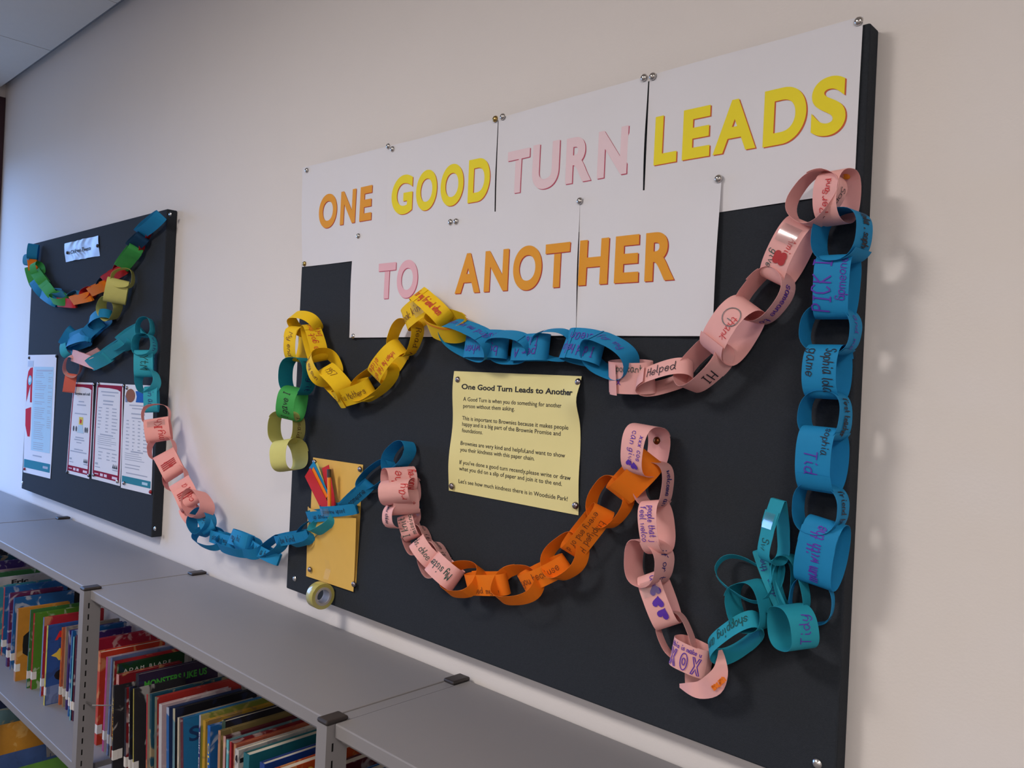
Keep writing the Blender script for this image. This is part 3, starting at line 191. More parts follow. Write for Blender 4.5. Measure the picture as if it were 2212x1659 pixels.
YTXT=[('One Good Turn Leads to Another',(-1.0369,1.5437),(-.7828,1.543),1),('A Good Turn is when you do something for another',(-1.0324,1.5225),(-.8098,1.522),0),('person without them asking.',(-1.0321,1.5106),(-.9095,1.5116),0),('This is important to Brownies because it makes people',(-1.0339,1.4892),(-.795,1.4888),0),('happy and is a big part of the Brownie Promise and',(-1.0332,1.479),(-.8101,1.4783),0),('foundations.',(-1.0329,1.4679),(-.981,1.4678),0),('Brownies are very kind and helpful,and want to show',(-1.0339,1.4456),(-.7992,1.4453),0),('you their kindness with this paper chain.',(-1.0339,1.4345),(-.8612,1.4348),0),("If you've done a good turn recently,please write or draw",(-1.0336,1.4123),(-.7856,1.4119),0),('what you did on a slip of paper and join it to the end.',(-1.0341,1.4012),(-.803,1.4009),0),("Let's see how much kindness there is in Woodside Park!",(-1.0348,1.3789),(-.79,1.379),0)]
PINS=[((-1.5627,-.033,2.0009),'silver','silver drawing pin at the top left corner of the ONE sheet'),
((-1.278,-.033,2.0062),'silver','silver drawing pin at the top right corner of the ONE sheet'),
((-1.2645,-.033,1.9985),'silver','silver drawing pin at the top left corner of the GOOD sheet'),
((-.9862,-.033,2.0041),'brass','brassy drawing pin at the top right corner of the GOOD sheet'),
((-.9687,-.033,2.0047),'silver','silver drawing pin at the top left corner of the TURN sheet'),
((-.6844,-.033,2.0068),'silver','silver drawing pin at the top right corner of the TURN sheet'),
((-.6693,-.033,2.0054),'silver','silver drawing pin at the top left corner of the LEADS sheet'),
((-.3783,-.033,2.0057),'silver','silver drawing pin at the top right corner of the LEADS sheet'),
((-1.5542,-.033,1.7953),'brass','brassy drawing pin at the lower left corner of the ONE sheet'),
((-1.3589,-.035,1.8377),'silver','silver drawing pin at the top left corner of the TO sheet'),
((-1.0849,-.035,1.8375),'silver','silver drawing pin left of the seam between the TO and ANOT sheets'),
((-1.0703,-.035,1.8372),'silver','silver drawing pin right of the seam between the TO and ANOT sheets'),
((-.7915,-.035,1.84),'silver','silver drawing pin over the seam between the ANOT and HER sheets'),
((-.5548,-.035,1.8412),'silver','silver drawing pin at the top right corner of the HER sheet'),
((-1.3593,-.035,1.6358),'silver','silver drawing pin at the bottom left corner of the TO sheet'),
((-.5602,-.035,1.6366),'silver','silver drawing pin at the bottom right corner of the HER sheet'),
((-1.0468,-.035,1.557),'steel','dull drawing pin at the top left corner of the yellow notice'),
((-.7781,-.035,1.5612),'steel','dull drawing pin at the top right corner of the yellow notice'),
((-1.0494,-.035,1.3698),'steel','dull drawing pin at the bottom left corner of the yellow notice'),
((-.7722,-.035,1.3729),'steel','dull drawing pin at the bottom right corner of the yellow notice'),
((-1.3186,-.034,1.3715),'steel','dull drawing pin at the top right corner of the manila pocket'),
((-1.4783,-.034,1.3701),'steel','dull drawing pin at the top left corner of the manila pocket'),
((-1.4704,-.038,1.1447),'steel','dull drawing pin at the bottom left corner of the manila pocket'),
((-1.3153,-.038,1.1446),'steel','dull drawing pin at the bottom right corner of the manila pocket'),
((-3.3682,-.034,1.5708),'black','dark drawing pin at the top left corner of the pale blue leaflet'),
((-3.0786,-.034,1.5794),'black','dark drawing pin at the top right corner of the pale blue leaflet'),
((-3.3595,-.034,1.1602),'redpin','red drawing pin at the bottom left corner of the pale blue leaflet'),
((-2.7274,-.034,1.4932),'steel','steel drawing pin at the top right corner of the storytime poster'),
((-2.921,-.034,1.1949),'black','dark drawing pin at the bottom left corner of the storytime poster'),
((-2.7332,-.034,1.2046),'steel','steel drawing pin at the bottom right corner of the storytime poster'),
((-2.6876,-.034,1.496),'steel','steel drawing pin at the top left corner of the second maroon bordered poster'),
((-2.494,-.034,1.4975),'steel','steel drawing pin at the top right corner of the second maroon bordered poster'),
((-2.6933,-.034,1.2104),'steel','steel drawing pin at the bottom left corner of the second maroon bordered poster'),
((-2.506,-.034,1.2115),'silver','silver drawing pin at the bottom right corner of the second maroon bordered poster'),
((-2.4697,-.034,1.4915),'steel','steel drawing pin at the top left corner of the photo topped poster'),
((-2.4583,-.034,1.2122),'steel','steel drawing pin at the bottom left corner of the photo topped poster'),
((-2.2746,-.034,1.2089),'redpin','red drawing pin at the bottom right corner of the photo topped poster'),
((-3.0211,-.034,1.9333),'black','black drawing pin at the left edge of the crinkled silver sign'),
((-2.7526,-.034,1.9346),'black','black drawing pin at the right edge of the crinkled silver sign')]
SCREWS=[(0,(-1.5387,-.03,1.1107)),(0,(-.3885,-.03,1.1125)),(1,(-2.242,-.03,1.9797)),(1,(-2.243,-.03,1.1109)),(1,(-3.3867,-.03,1.1055))]
CPINS=[((-1.475,-.06,1.6687),'bronze','bronze drawing pin holding the top yellow link at the left edge of the large board'),
((-.6279,-.042,1.4834),'bronze','bronze drawing pin inside the top pink link beside the yellow notice'),
((-.3801,-.042,1.8197),'orangepin','orange drawing pin holding the uppermost pink link by the right edge of the large board'),
((-.4487,-.046,1.408),'palepin','pale drawing pin inside the tall teal loop on the large board')]
POST1=[(-3.3915,1.5811),(-3.0795,1.5853),(-3.0888,1.1543),(-3.382,1.1456)]
POST2=[(-2.9071,1.4954),(-2.7296,1.4984),(-2.7333,1.1932),(-2.939,1.1903)]
POST3=[(-2.7068,1.5006),(-2.498,1.502),(-2.4911,1.1992),(-2.7142,1.1963)]
POST4=[(-2.4864,1.5014),(-2.29,1.5045),(-2.274,1.2003),(-2.4852,1.1953)]
SIGN=[(-3.0581,1.9678),(-2.7543,1.9679),(-2.7382,1.9016),(-3.0403,1.9029)]
ENVB=[(-1.4882,1.3788),(-1.3126,1.3806),(-1.3171,1.144),(-1.4875,1.1276)]
ENVF=[(-1.4946,1.2734),(-1.3085,1.2766),(-1.3212,1.1279),(-1.4881,1.1265)]
SLIPS=[('red','red',(-1.4782,-.05,1.3496),(-1.4051,-.05,1.2822),.0282),('orange','orange',(-1.4636,-.0485,1.3574),(-1.4072,-.0485,1.3046),.0125),('teal','blue',(-1.4696,-.047,1.3663),(-1.4094,-.047,1.3042),.0234),('yellow','lime',(-1.4556,-.0455,1.37),(-1.4057,-.0455,1.3046),.0093),('green','green',(-1.4508,-.044,1.3593),(-1.4051,-.044,1.2954),.0081),('red2','red',(-1.4252,-.0425,1.3665),(-1.3941,-.0425,1.2877),.0261),('blue2','blue',(-1.4245,-.041,1.3549),(-1.4009,-.041,1.2866),.0215)]
PENCIL=((-1.3914,-.057,1.3648),(-1.3833,-.057,1.2902))
TAPE=(-1.3995,-.0575,1.108)
TAPESTRIP=[(-1.3856,-.0575,1.1334),(-1.3975,-.048,1.1399),(-1.4024,-.0395,1.1583),(-1.4098,-.0395,1.1752),(-1.4177,-.0395,1.2129)]
BK=[(-3.8359,-.214,.615,.016,.2357,.21,0,'navy','maroon','maroon covered book,leftmost on the upper shelf',()),(-3.6777,-.214,.615,.016,.2436,.21,0,'white','greyteal','grey teal covered book,second from the left end of the upper shelf',()),(-3.542,-.214,.615,.016,.2454,.21,0,'green','darkgreen','dark green covered book,third from the left end of the upper shelf',()),(-3.4141,-.214,.615,.015,.2472,.21,0,'rose','charcoal','charcoal covered book,fourth from the left end of the upper shelf',()),(-3.3044,-.214,.615,.015,.2437,.21,0,'blue','tealdark','dark teal covered book,fifth from the left end of the upper shelf',()),(-3.2286,-.214,.615,.01,.2415,.21,0,'palepink','purple','purple covered book,sixth from the left end of the upper shelf',()),(-3.1642,-.214,.615,.012,.2252,.2,0,'teal','pinkgrey','picture book with a pinkish grey cover,far left on the upper shelf',()),(-3.1,-.214,.615,.01,.2313,.2,0,'navy','green','thin green picture book near the left end of the upper shelf',()),(-3.0365,-.214,.615,.012,.2284,.185,0,'white','white','white picture book titled Eric',('t:Eric',)),(-2.9832,-.214,.615,.01,.215,.165,0,'teal','tealpat','patterned teal paperback under the white one titled Eric',()),(-2.9444,-.197,.615,.012,.2174,.19,0,'red','blue','blue and red edged paperback right of the patterned teal one',()),(-2.8301,-.214,.615,.013,.2245,.15,0,'purple','redpurple','purple paperback with a red top to its cover',()),(-2.7836,-.214,.615,.007,.22,.17,2,'blue','blue','narrow blue paperback left of the tan one',()),(-2.8093,-.194,.615,.01,.2143,.19,0,'black','black','black paperback with grey lettering along its top',('t:charge',)),(-2.6866,-.232,.615,.014,.212,.14,0,'tan','amber','amber and tan paperback with a curly haired figure',('art',)),(-2.5946,-.224,.615,.004,.2269,.15,1.2,'teal','green','thin leaning green paperback beside the tan one',()),(-2.5885,-.217,.615,.012,.2177,.145,0,'red','greenred','red spined paperback with a green cover',()),(-2.5157,-.214,.615,.009,.2218,.16,0,'paleblue','red','pale blue spined paperback with a red top',()),(-2.4424,-.227,.615,.01,.2179,.135,0,'yellow','bluepic','yellow spined paperback with a blue cover and red letters',('t:AD','art2')),(-2.4215,-.196,.615,.009,.212,.14,0,'orange','tanred','orange spined paperback with a cream band',()),(-2.3996,-.194,.615,.007,.2181,.14,0,'tan','greybeige','tan spined slim paperback right of the orange one',()),(-2.3744,-.194,.615,.009,.2152,.14,0,'purple','purple','purple slim paperback in front of the left upright',()),(-2.3252,-.204,.615,.008,.2276,.14,0,'blue','blue','blue slim paperback,third from the left upright',()),(-2.2956,-.209,.615,.007,.2197,.14,0,'aqua','navy','aqua spined slim paperback next to the left upright',()),(-2.2883,-.206,.615,.009,.2246,.14,0,'maroon','purple','dark maroon slim paperback touching the left upright',()),(-2.2149,-.184,.615,.012,.2286,.2,0,'crimson','crimson','crimson book largely behind the left upright',()),(-2.1136,-.214,.615,.018,.2294,.16,0,'vermilion','vermilion','vermilion paperback with pale spots right of the upright',('spots',)),(-2.0603,-.214,.615,.01,.2284,.16,0,'magenta','pinkwhite','magenta spined paperback with a white band',()),(-2.0322,-.214,.615,.008,.2335,.16,0,'paleblue','paleblue','pale blue spined slim paperback',()),(-2.0148,-.214,.615,.006,.2303,.16,0,'redbeige','red','red paperback with a beige top to its spine',()),(-2.0101,-.208,.615,.01,.2236,.17,0,'green','darkgreen','dark green book with spaced white capitals along its top',('t:ADAM BLADE',)),(-1.9479,-.239,.615,.006,.1974,.13,-4,'charcoal','charcoal','thin charcoal book with small yellow spine lettering',('s:yellow:THE HUNT',)),(-1.9577,-.229,.615,.014,.2193,.15,-4,'rose','maroonwhite','rose spined book with a maroon and white cover',()),(-1.9025,-.231,.615,.01,.2031,.12,-5,'black','darkred','black spined slim book between maroon covers',()),(-1.8849,-.229,.615,.006,.2098,.12,-6,'black','black','black book with white spine letters',('s:white:TEFO',)),(-1.8668,-.227,.615,.004,.2103,.12,-6,'yellowgrey','charcoal','slim book with a yellow and grey spine',()),(-1.8868,-.214,.615,.016,.2376,.19,-6,'black','nightpurple','tall night purple book with green title letters',('g:MONSTERS LIKE US',)),(-1.8141,-.219,.615,.0055,.2112,.17,-5,'red','beigegrey','slim red spined book right of the night purple one',()),(-1.8091,-.214,.615,.01,.2124,.19,-5,'tealdark','tealdark','dark teal spined book',()),(-1.7829,-.214,.615,.011,.214,.2,-5,'greygreen','redgrey','grey green spined book with a red cover',()),(-1.7497,-.219,.615,.014,.2098,.16,-5,'white','pinkwhite','thick white spined book with a pale pink cover',()),(-1.7243,-.214,.615,.012,.2092,.17,-6,'blue','navyorange','bright blue spined book',()),(-1.6935,-.214,.615,.01,.2155,.19,-5,'greyteal','black','grey teal spined book with a black cover',()),(-1.6493,-.224,.615,.007,.2122,.17,-5,'cream','beigegrey','cream spined slim book with dark marks',()),(-1.6369,-.224,.615,.012,.2161,.2,-7,'maroon','bluepat','maroon spined book with a bright blue cover',('c:Sh',)),(-1.5753,-.214,.615,.0065,.2373,.17,-3,'indigo','greenyellow','indigo spined book with white author letters',('s:white:EOIN COLFER',)),(-1.5685,-.209,.615,.011,.2278,.2,-3,'gold','gold','golden yellow book right of the indigo one',()),(-1.5233,-.222,.615,.011,.2353,.11,-4,'azure','blue','azure book with yellow spine letters',('s:yellow:OLLIE CH',)),(-1.5102,-.199,.615,.014,.2443,.2,-3,'greenblack','black','black covered book right of the azure one',()),(-1.4949,-.214,.615,.009,.2322,.18,-3,'tan','olive','tan spined slim book with an olive cover',()),(-1.474,-.214,.615,.009,.2281,.2,-3,'palepink','maroon','pale pink spined slim book',()),(-1.4608,-.214,.615,.008,.2252,.2,-3,'aqua','greyteal','aqua spined slim book',()),(-1.4481,-.214,.615,.006,.2259,.2,-3,'red','darkred','red spined slim book with a dark red cover',()),(-1.4428,-.209,.615,.01,.2218,.19,-3,'tan','tanred','tan orange slim book',()),(-1.4189,-.219,.615,.014,.2238,.19,-3,'cow','cow','white book with black cow patches',('cow',)),(-1.3862,-.219,.615,.02,.2279,.2,-2,'tealdeep','tealdeep','deep teal book with a round white badge',('badge',)),(-1.3279,-.219,.615,.016,.2301,.21,-2,'royal','royal','royal blue book beside the deep teal one',()),(-1.2868,-.217,.615,.02,.2322,.18,-2,'palegreen','orangered','orange red covered book at the right end of the upper shelf',('c2:MY',)),(-1.2481,-.214,.615,.022,.2246,.19,-2,'greyteal','maroon','maroon covered book against the right upright',()),(-1.2004,-.214,.615,.022,.2197,.19,0,'teal','blue','blue book against the right upright',()),(-1.0952,-.214,.615,.018,.2682,.19,0,'crimson','crimson','crimson book just right of the right upright',()),(-1.067,-.214,.615,.02,.2667,.19,0,'gold','darkred','dark red covered book under the right hand top panel',()),(-1.0207,-.214,.615,.02,.2703,.19,0,'teal','greybeige','grey beige covered book under the right hand top panel',()),(-3.3966,-.214,.195,.012,.1658,.22,-14,'navy','navy','navy picture book at the left of the lower shelf',()),(-3.1724,-.224,.195,.014,.1638,.22,-16,'tealdeep','greyteal','grey teal picture book leaning on the lower shelf',()),(-3.091,-.229,.195,.014,.1401,.22,-18,'cream','bigamber','large amber covered picture book leaning on the lower shelf',()),(-2.9748,-.229,.195,.012,.086,.22,-18,'cream','creamblue','cream topped picture book with a blue cover on the lower shelf',()),(-2.872,-.229,.195,.012,.0756,.22,-18,'red','greenred','green and red picture book at the bottom left corner',())]

# ---------------------------------------------------------------- materials
M_WALL = mat('wall_paint', (222, 216, 212), 0.85, var=0.015, scale=6, bump=0.08, bscale=260)
M_CEIL = mat('ceiling_board', (214, 212, 208), 0.9, var=0.02, scale=30, bump=0.15, bscale=500)
M_FLOOR = mat('grey_carpet', (112, 108, 108), 0.95, var=0.2, scale=300, bump=0.4, bscale=900)
M_FELT = mat('black_felt', (43, 47, 53), 0.93, var=0.22, scale=420, bump=0.35, bscale=700, spec=0.2)
M_STEEL = mat('grey_painted_steel', (132, 129, 130), 0.5, var=0.02, scale=15, bump=0.03, bscale=900)
M_CAP = mat('black_plastic_cap', (48, 42, 41), 0.5, var=0.05)
M_DARK = mat('painted_slot_shade', (18, 17, 17), 0.9)  # near black, painted shade for the hollow behind the slots
M_EDGE_SHADE = mat('ceiling_edge_shade', (150, 150, 152), 0.6, var=0.02)  # darker grey that carries the shade of the ceiling edge gap
M_FRAME = mat('dark_maroon_window_frame', (58, 26, 34), 0.5)
M_GLASS = glossy_film('window_glass', .02, .06, .02)
M_WHITE = mat('white_paper', (218, 217, 222), 0.75, var=0.012, scale=12)
M_MATTE = mat('matt_poster_paper', (222, 222, 228), 0.95, var=0.012, scale=12, spec=.05)
M_YEL = mat('yellow_paper', (226, 215, 150), 0.75, var=0.02, scale=20)
M_MANILA = mat('manila_card', (222, 178, 84), 0.7, var=0.03, scale=60)
M_INK = mat('black_print', (26, 22, 20), 0.7, var=0.0)
PAPER = {'blue': (28, 138, 192), 'pink': (240, 182, 178), 'coral': (244, 174, 168), 'turquoise': (56, 176, 198), 'yellow': (246, 205, 28), 'orange': (250, 134, 26), 'teal': (38, 156, 178), 'green': (70, 172, 86),
         'lime': (216, 212, 128), 'navy': (18, 62, 96), 'red': (206, 44, 52), 'sky': (70, 158, 205), 'salmon': (240, 122, 104)}
def pmat(c): return mat(c + '_craft_paper', PAPER[c], 0.72, var=0.035, scale=90, trans=0.16, spec=0.3)
INK = {'purple': (84, 40, 160), 'black': (24, 20, 34), 'red': (196, 36, 40), 'green': (10, 70, 62), 'brown': (108, 58, 22), 'blue': (28, 40, 120), 'orange': (235, 120, 20), 'grey': (110, 110, 110), 'darkred': (170, 40, 44)}
def imat(c): return mat(c + '_pen_ink', INK[c], 0.7, var=0.1)
FILM = glossy_film('clear_sticky_tape')

# ---------------------------------------------------------------- the room
def struct(name, mb, m, **k): return tag(mb.build(name, m, **k), kind='structure')
b = MB(); b.box((X0 - 0.2, 0, 0), (X1 + 0.2, 0.15, H + 0.2)); struct('wall_back', b, M_WALL)
b = MB(); b.box((X0 - 0.2, YF - 0.15, 0), (X1 + 0.2, YF, H + 0.2)); struct('wall_front', b, M_WALL)
b = MB(); b.box((X1, YF, 0), (X1 + 0.15, 0, H + 0.2)); struct('wall_right', b, M_WALL)
b = MB(); b.box((X0 - 0.2, YF - 0.15, -0.1), (X1 + 0.2, 0.15, 0)); struct('floor', b, M_FLOOR)
WY0, WY1, WZ0, WZ1 = -1.65, -0.05, 0.82, 2.45
b = MB(); T = X0 - 0.14
b.box((T, YF, 0), (X0, 0, WZ0)); b.box((T, YF, WZ1), (X0, 0, H + 0.2)); b.box((T, YF, WZ0), (X0, WY0, WZ1)); b.box((T, WY1, WZ0), (X0, 0, WZ1))
struct('wall_left', b, M_WALL)
wn = empty('window_1', (X0, -.85, WZ0)); tag(wn, kind='structure')
wn_inv = Matrix.Translation(-wn.location)
def wpart(name, boxes, m):
    b = MB()
    for p, q in boxes: b.box(p, q)
    o = b.build(name, m, wn); o.matrix_parent_inverse = wn_inv; return o
fx0, fx1 = X0 - 0.10, X0 - 0.04
wpart('window_frame', [((fx0, WY0, WZ0), (fx1, WY0 + .05, WZ1)), ((fx0, WY1 - .05, WZ0), (fx1, WY1, WZ1)), ((fx0, WY0, WZ0), (fx1, WY1, WZ0 + .05)), ((fx0, WY0, WZ1 - .05), (fx1, WY1, WZ1)),
                       ((fx0, -.89, WZ0), (fx1, -.81, WZ1))], M_FRAME)
wpart('window_trim', [((X0 - .002, -0.045, WZ0 - .3), (X0 + .012, -0.002, 2.665))], M_FRAME)
wpart('window_sill', [((X0 - .1, WY0 - .05, WZ0 - .03), (X0 + .03, WY1 + .02, WZ0))], M_WHITE)
wpart('pane', [((X0 - .075, WY0 + .05, WZ0 + .05), (X0 - .069, -.89, WZ1 - .05))], M_GLASS)
wpart('pane', [((X0 - .075, -.81, WZ0 + .05), (X0 - .069, WY1 - .05, WZ1 - .05))], M_GLASS)
# suspended ceiling: a backing slab and lay-in boards with recessed joints
ce = MB(); ce.box((X0 - .2, YF - .15, H + .038), (X1 + .2, .15, H + .16)); ceil = struct('ceiling', ce, M_CEIL)
tile_me = {}
xs = [-3.298 + 0.605 * k for k in range(-2, 12)]
ys = [-0.03 - 0.6 * k for k in range(0, 11)]
for i in range(len(xs) - 1):
    for j in range(len(ys) - 1):
        xa, xb = max(xs[i], X0 + .002) + .0022, min(xs[i + 1], X1 - .002) - .0022
        ya, yb = max(ys[j + 1], YF + .002) + .0022, ys[j] - .0022
        if xb - xa < .05 or yb - ya < .05: continue
        key = (round(xb - xa, 3), round(yb - ya, 3))
        if key not in tile_me:
            t = MB(); t.box((0, 0, 0), (xb - xa, yb - ya, .036)); o = t.build('ceiling_tile', M_CEIL, ceil); tile_me[key] = o.data
        else:
            o = bpy.data.objects.new('ceiling_tile', tile_me[key]); COL.objects.link(o); o.parent = ceil
        o.location = (xa, ya, H)
b = MB(); b.box((X0, -.036, H + .030), (X1, 0, H + .038)); struct('edge_shade_1', b, M_EDGE_SHADE)  # added grey strip, wall-ceiling shadow put into its colour
b = MB(); b.box((X0, -.02, 0), (X1, 0, .1)); struct('baseboard_back', b, M_WHITE)

# ---------------------------------------------------------------- notice boards
BOARD_Y = -0.03
def board(name, x0, x1, z0, z1, label, screws):
    b = MB(); n = 24
    b.box((x0, BOARD_Y, z0), (x1, -.0012, z1))
    o = b.build(name, M_FELT, bevel=0.0025)
    tag(o, label, 'notice board')
    for p in screws:
        s = MB(); c = Vector(p)
        s.lathe([(.0001, .0035), (.0022, .0034), (.0042, .0026), (.006, .0006), (.006, 0)], c, Vector((1, 0, 0)), Vector((0, 0, 1)), Vector((0, -1, 0)), 18)
        s.build('screw', mat('bright_steel', (205, 203, 200), 0.25, 1.0, var=0.1, scale=900), o, smooth=True)
    return o
BX0, BX1, BZ0, BZ1 = -1.571, -0.3655, 1.0836, 2.0022
board('notice_board', BX0, BX1, BZ0, BZ1, 'large black felt notice board carrying the ONE GOOD TURN sheets', [p for k, p in SCREWS if k == 0])
board('notice_board', -3.398, -2.264, 1.083, 1.9975, 'small looking black notice board at the left, carrying leaflets and a silver sign', [p for k, p in SCREWS if k == 1])

# ---------------------------------------------------------------- drawing pins
PINM = {'silver': mat('polished_steel_pin', (200, 196, 192), 0.16, 1.0, var=0.05), 'brass': mat('brass_pin', (178, 150, 92), 0.22, 1.0), 'steel': mat('dull_steel_pin', (150, 142, 146), 0.28, 1.0),
        'black': mat('dark_pin', (34, 34, 42), 0.35), 'redpin': mat('red_pin', (150, 26, 40), 0.35), 'bronze': mat('bronze_pin', (120, 72, 40), 0.3, 0.9), 'orangepin': mat('orange_pin', (236, 150, 20), 0.4), 'palepin': mat('pale_pin', (205, 150, 130), 0.35)}
_pin = MB()
_pin.lathe([(.0001, .0042), (.0016, .0041), (.0032, .0036), (.0046, .0026), (.0054, .0012), (.0057, 0), (.0054, -.0005)], Vector((0, 0, 0)), Vector((1, 0, 0)), Vector((0, 0, 1)), Vector((0, -1, 0)), 18)
_pin.lathe([(.0007, 0), (.0005, -.007), (.0001, -.009)], Vector((0, 0, 0)), Vector((1, 0, 0)), Vector((0, 0, 1)), Vector((0, -1, 0)), 6)
PIN_ME = {}
def pin(p, col, label):
    if col not in PIN_ME:
        o = _pin.build('drawing_pin', PINM[col], smooth=True, sharp=60); PIN_ME[col] = o.data
    else:
        o = bpy.data.objects.new('drawing_pin', PIN_ME[col]); COL.objects.link(o)
    o.location = p; o.rotation_euler = (random.uniform(-.12, .12), 0, random.uniform(-.15, .15))
    tag(o, label, 'pin', 'drawing pins on the notice boards')
for p, c, l in PINS + CPINS: pin(p, c, l)

# ---------------------------------------------------------------- sheets of paper on the boards
def bil(q, u, v):
    """q: TL TR BR BL as (x,z); u right, v down"""
    (ax, az), (bx, bz), (cx, cz), (dx, dz) = q
    return ((ax * (1 - u) + bx * u) * (1 - v) + (dx * (1 - u) + cx * u) * v, (az * (1 - u) + bz * u) * (1 - v) + (dz * (1 - u) + cz * u) * v)
def sheet_mesh(q, dfun, nu=16, nv=16, th=.0004):
    b = MB(); vs = []
    for k in (0, th):
        for j in range(nv + 1):
            for i in range(nu + 1):
                u, v = i / nu, j / nv; x, z = bil(q, u, v); vs.append((x, BOARD_Y - dfun(u, v) + k, z))
    n = (nu + 1) * (nv + 1); g = lambda i, j: j * (nu + 1) + i
    fs = []
    for j in range(nv):
        for i in range(nu):
            fs.append((g(i, j), g(i, j + 1), g(i + 1, j + 1), g(i + 1, j))); fs.append((n + g(i, j), n + g(i + 1, j), n + g(i + 1, j + 1), n + g(i, j + 1)))
    for i in range(nu):
        fs.append((g(i, 0), g(i + 1, 0), n + g(i + 1, 0), n + g(i, 0))); fs.append((g(i, nv), n + g(i, nv), n + g(i + 1, nv), g(i + 1, nv)))
    for j in range(nv):
        fs.append((g(0, j), n + g(0, j), n + g(0, j + 1), g(0, j + 1))); fs.append((g(nu, j), g(nu, j + 1), n + g(nu, j + 1), n + g(nu, j)))
    b.add(vs, fs); return b
INKS = {'orange_ink': (222, 150, 24), 'yellow_ink': (232, 214, 20), 'pink_ink': (226, 176, 186), 'pale_pink_ink': (226, 200, 206)}
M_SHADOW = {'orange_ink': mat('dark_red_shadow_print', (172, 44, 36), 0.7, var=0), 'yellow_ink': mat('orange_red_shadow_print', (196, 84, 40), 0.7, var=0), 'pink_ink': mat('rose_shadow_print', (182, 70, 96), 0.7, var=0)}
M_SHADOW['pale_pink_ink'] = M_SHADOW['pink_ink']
SHN = {'ONE': 'white sheet printed ONE in orange, leftmost of the top row', 'GOOD': 'white sheet printed GOOD in yellow', 'TURN': 'white sheet printed TURN in pale pink',
       'LEADS': 'white sheet printed LEADS in yellow, at the top right of the large board', 'TO': 'white sheet printed TO in pink, on the lower row', 'ANOT': 'white sheet printed ANOT in orange, middle of the lower row', 'HER': 'white sheet printed HER in orange, right end of the lower row'}
for si, (word, q, ink) in enumerate(SHEETS):
    low = si >= 4
    bd = .0036 if low else .0012
    ph = si * 1.7
    def dfun(u, v, bd=bd, ph=ph, low=low):
        e = .0016 * (1 - math.cos(2 * math.pi * v)) * (.5 + .5 * math.sin(ph + 5 * u)) + (.0025 * v * v if low else 0)
        return bd + .0007 * (1 + math.sin(ph + 9 * u + 2 * v)) + e * (abs(u - .5) * 2) ** 2
    o = sheet_mesh(q, dfun).build('lettering_sheet', M_WHITE, smooth=True)
    tag(o, SHN[word], 'paper sheet', 'white lettering sheets on the large board')
    mi = mat(ink, INKS[ink], 0.7, var=.02)
    xl, xr = (q[0][0] + q[3][0]) / 2, (q[1][0] + q[2][0]) / 2; zt, zb_ = (q[0][1] + q[1][1]) / 2, (q[2][1] + q[3][1]) / 2
    for sj, ch, x0, x1, z0, z1 in LET:
        if sj != si: continue
        v, f = glyphs(ch, 0.038)
        lo, hi = v.min(0), v.max(0)
        ov = .0015 if ch in 'OGDSU' else 0
        def put(ch_v, dx, dz, lift):
            out = []
            for a, c in ch_v:
                x = x0 + (a - lo[0]) / (hi[0] - lo[0]) * (x1 - x0 - .0018) + dx
                z = z0 - ov + (c - lo[1]) / (hi[1] - lo[1]) * (z1 - z0 + 2 * ov) + dz
                u_, v_ = (x - xl) / (xr - xl), (zt - z) / (zt - zb_)
                out.append((x, BOARD_Y - dfun(min(max(u_, 0), 1), min(max(v_, 0), 1)) - lift, z))
            return out
        lb = MB()
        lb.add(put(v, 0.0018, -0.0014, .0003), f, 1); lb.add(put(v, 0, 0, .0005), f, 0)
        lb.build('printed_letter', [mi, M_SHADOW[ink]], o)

# the yellow notice
yq = [(p[0], p[2]) for p in YEL]
def ydf(u, v):
    c = .012 * math.exp(-((u - 1) / .1) ** 2) * math.exp(-((v - .17) / .12) ** 2)
    l = .005 * math.exp(-(u / .09) ** 2) * (0.5 + .5 * math.cos(2 * math.pi * (v * 1.6 - .2)))
    return .0016 + .0018 * math.sin(math.pi * u) * math.sin(math.pi * v) + c + l + .002 * math.exp(-((u - 1) / .08) ** 2) * (1 - math.cos(2 * math.pi * v * 2)) / 2
yo = sheet_mesh(yq, ydf, 28, 32).build('notice_sheet', M_YEL, smooth=True)
tag(yo, 'pale yellow A4 notice headed One Good Turn Leads to Another, pinned to the black board', 'notice')
yxl, yxr = yq[0][0], yq[1][0]
for s, a, b2, bold in YTXT:
    v, f = glyphs(s.replace(', ', ',  '), 0.028 if bold else 0.006)
    lo, hi = v.min(0), v.max(0)
    h = .0092 if bold else .0072
    k = h / 0.73
    pts = []
    for x, y in v:
        t = (x - lo[0]) / (hi[0] - lo[0])
        X = a[0] + t * (b2[0] - a[0]); Z = a[1] + t * (b2[1] - a[1]) - h * .28 + y * k
        u_ = min(max((X - yxl) / (yxr - yxl), 0), 1); v_ = min(max((yq[0][1] - Z) / (yq[0][1] - yq[3][1]), 0), 1)
        pts.append((X, BOARD_Y - ydf(u_, v_) - .0003, Z))
    m = MB(); m.add(pts, f); m.build('printed_line', M_INK, yo)

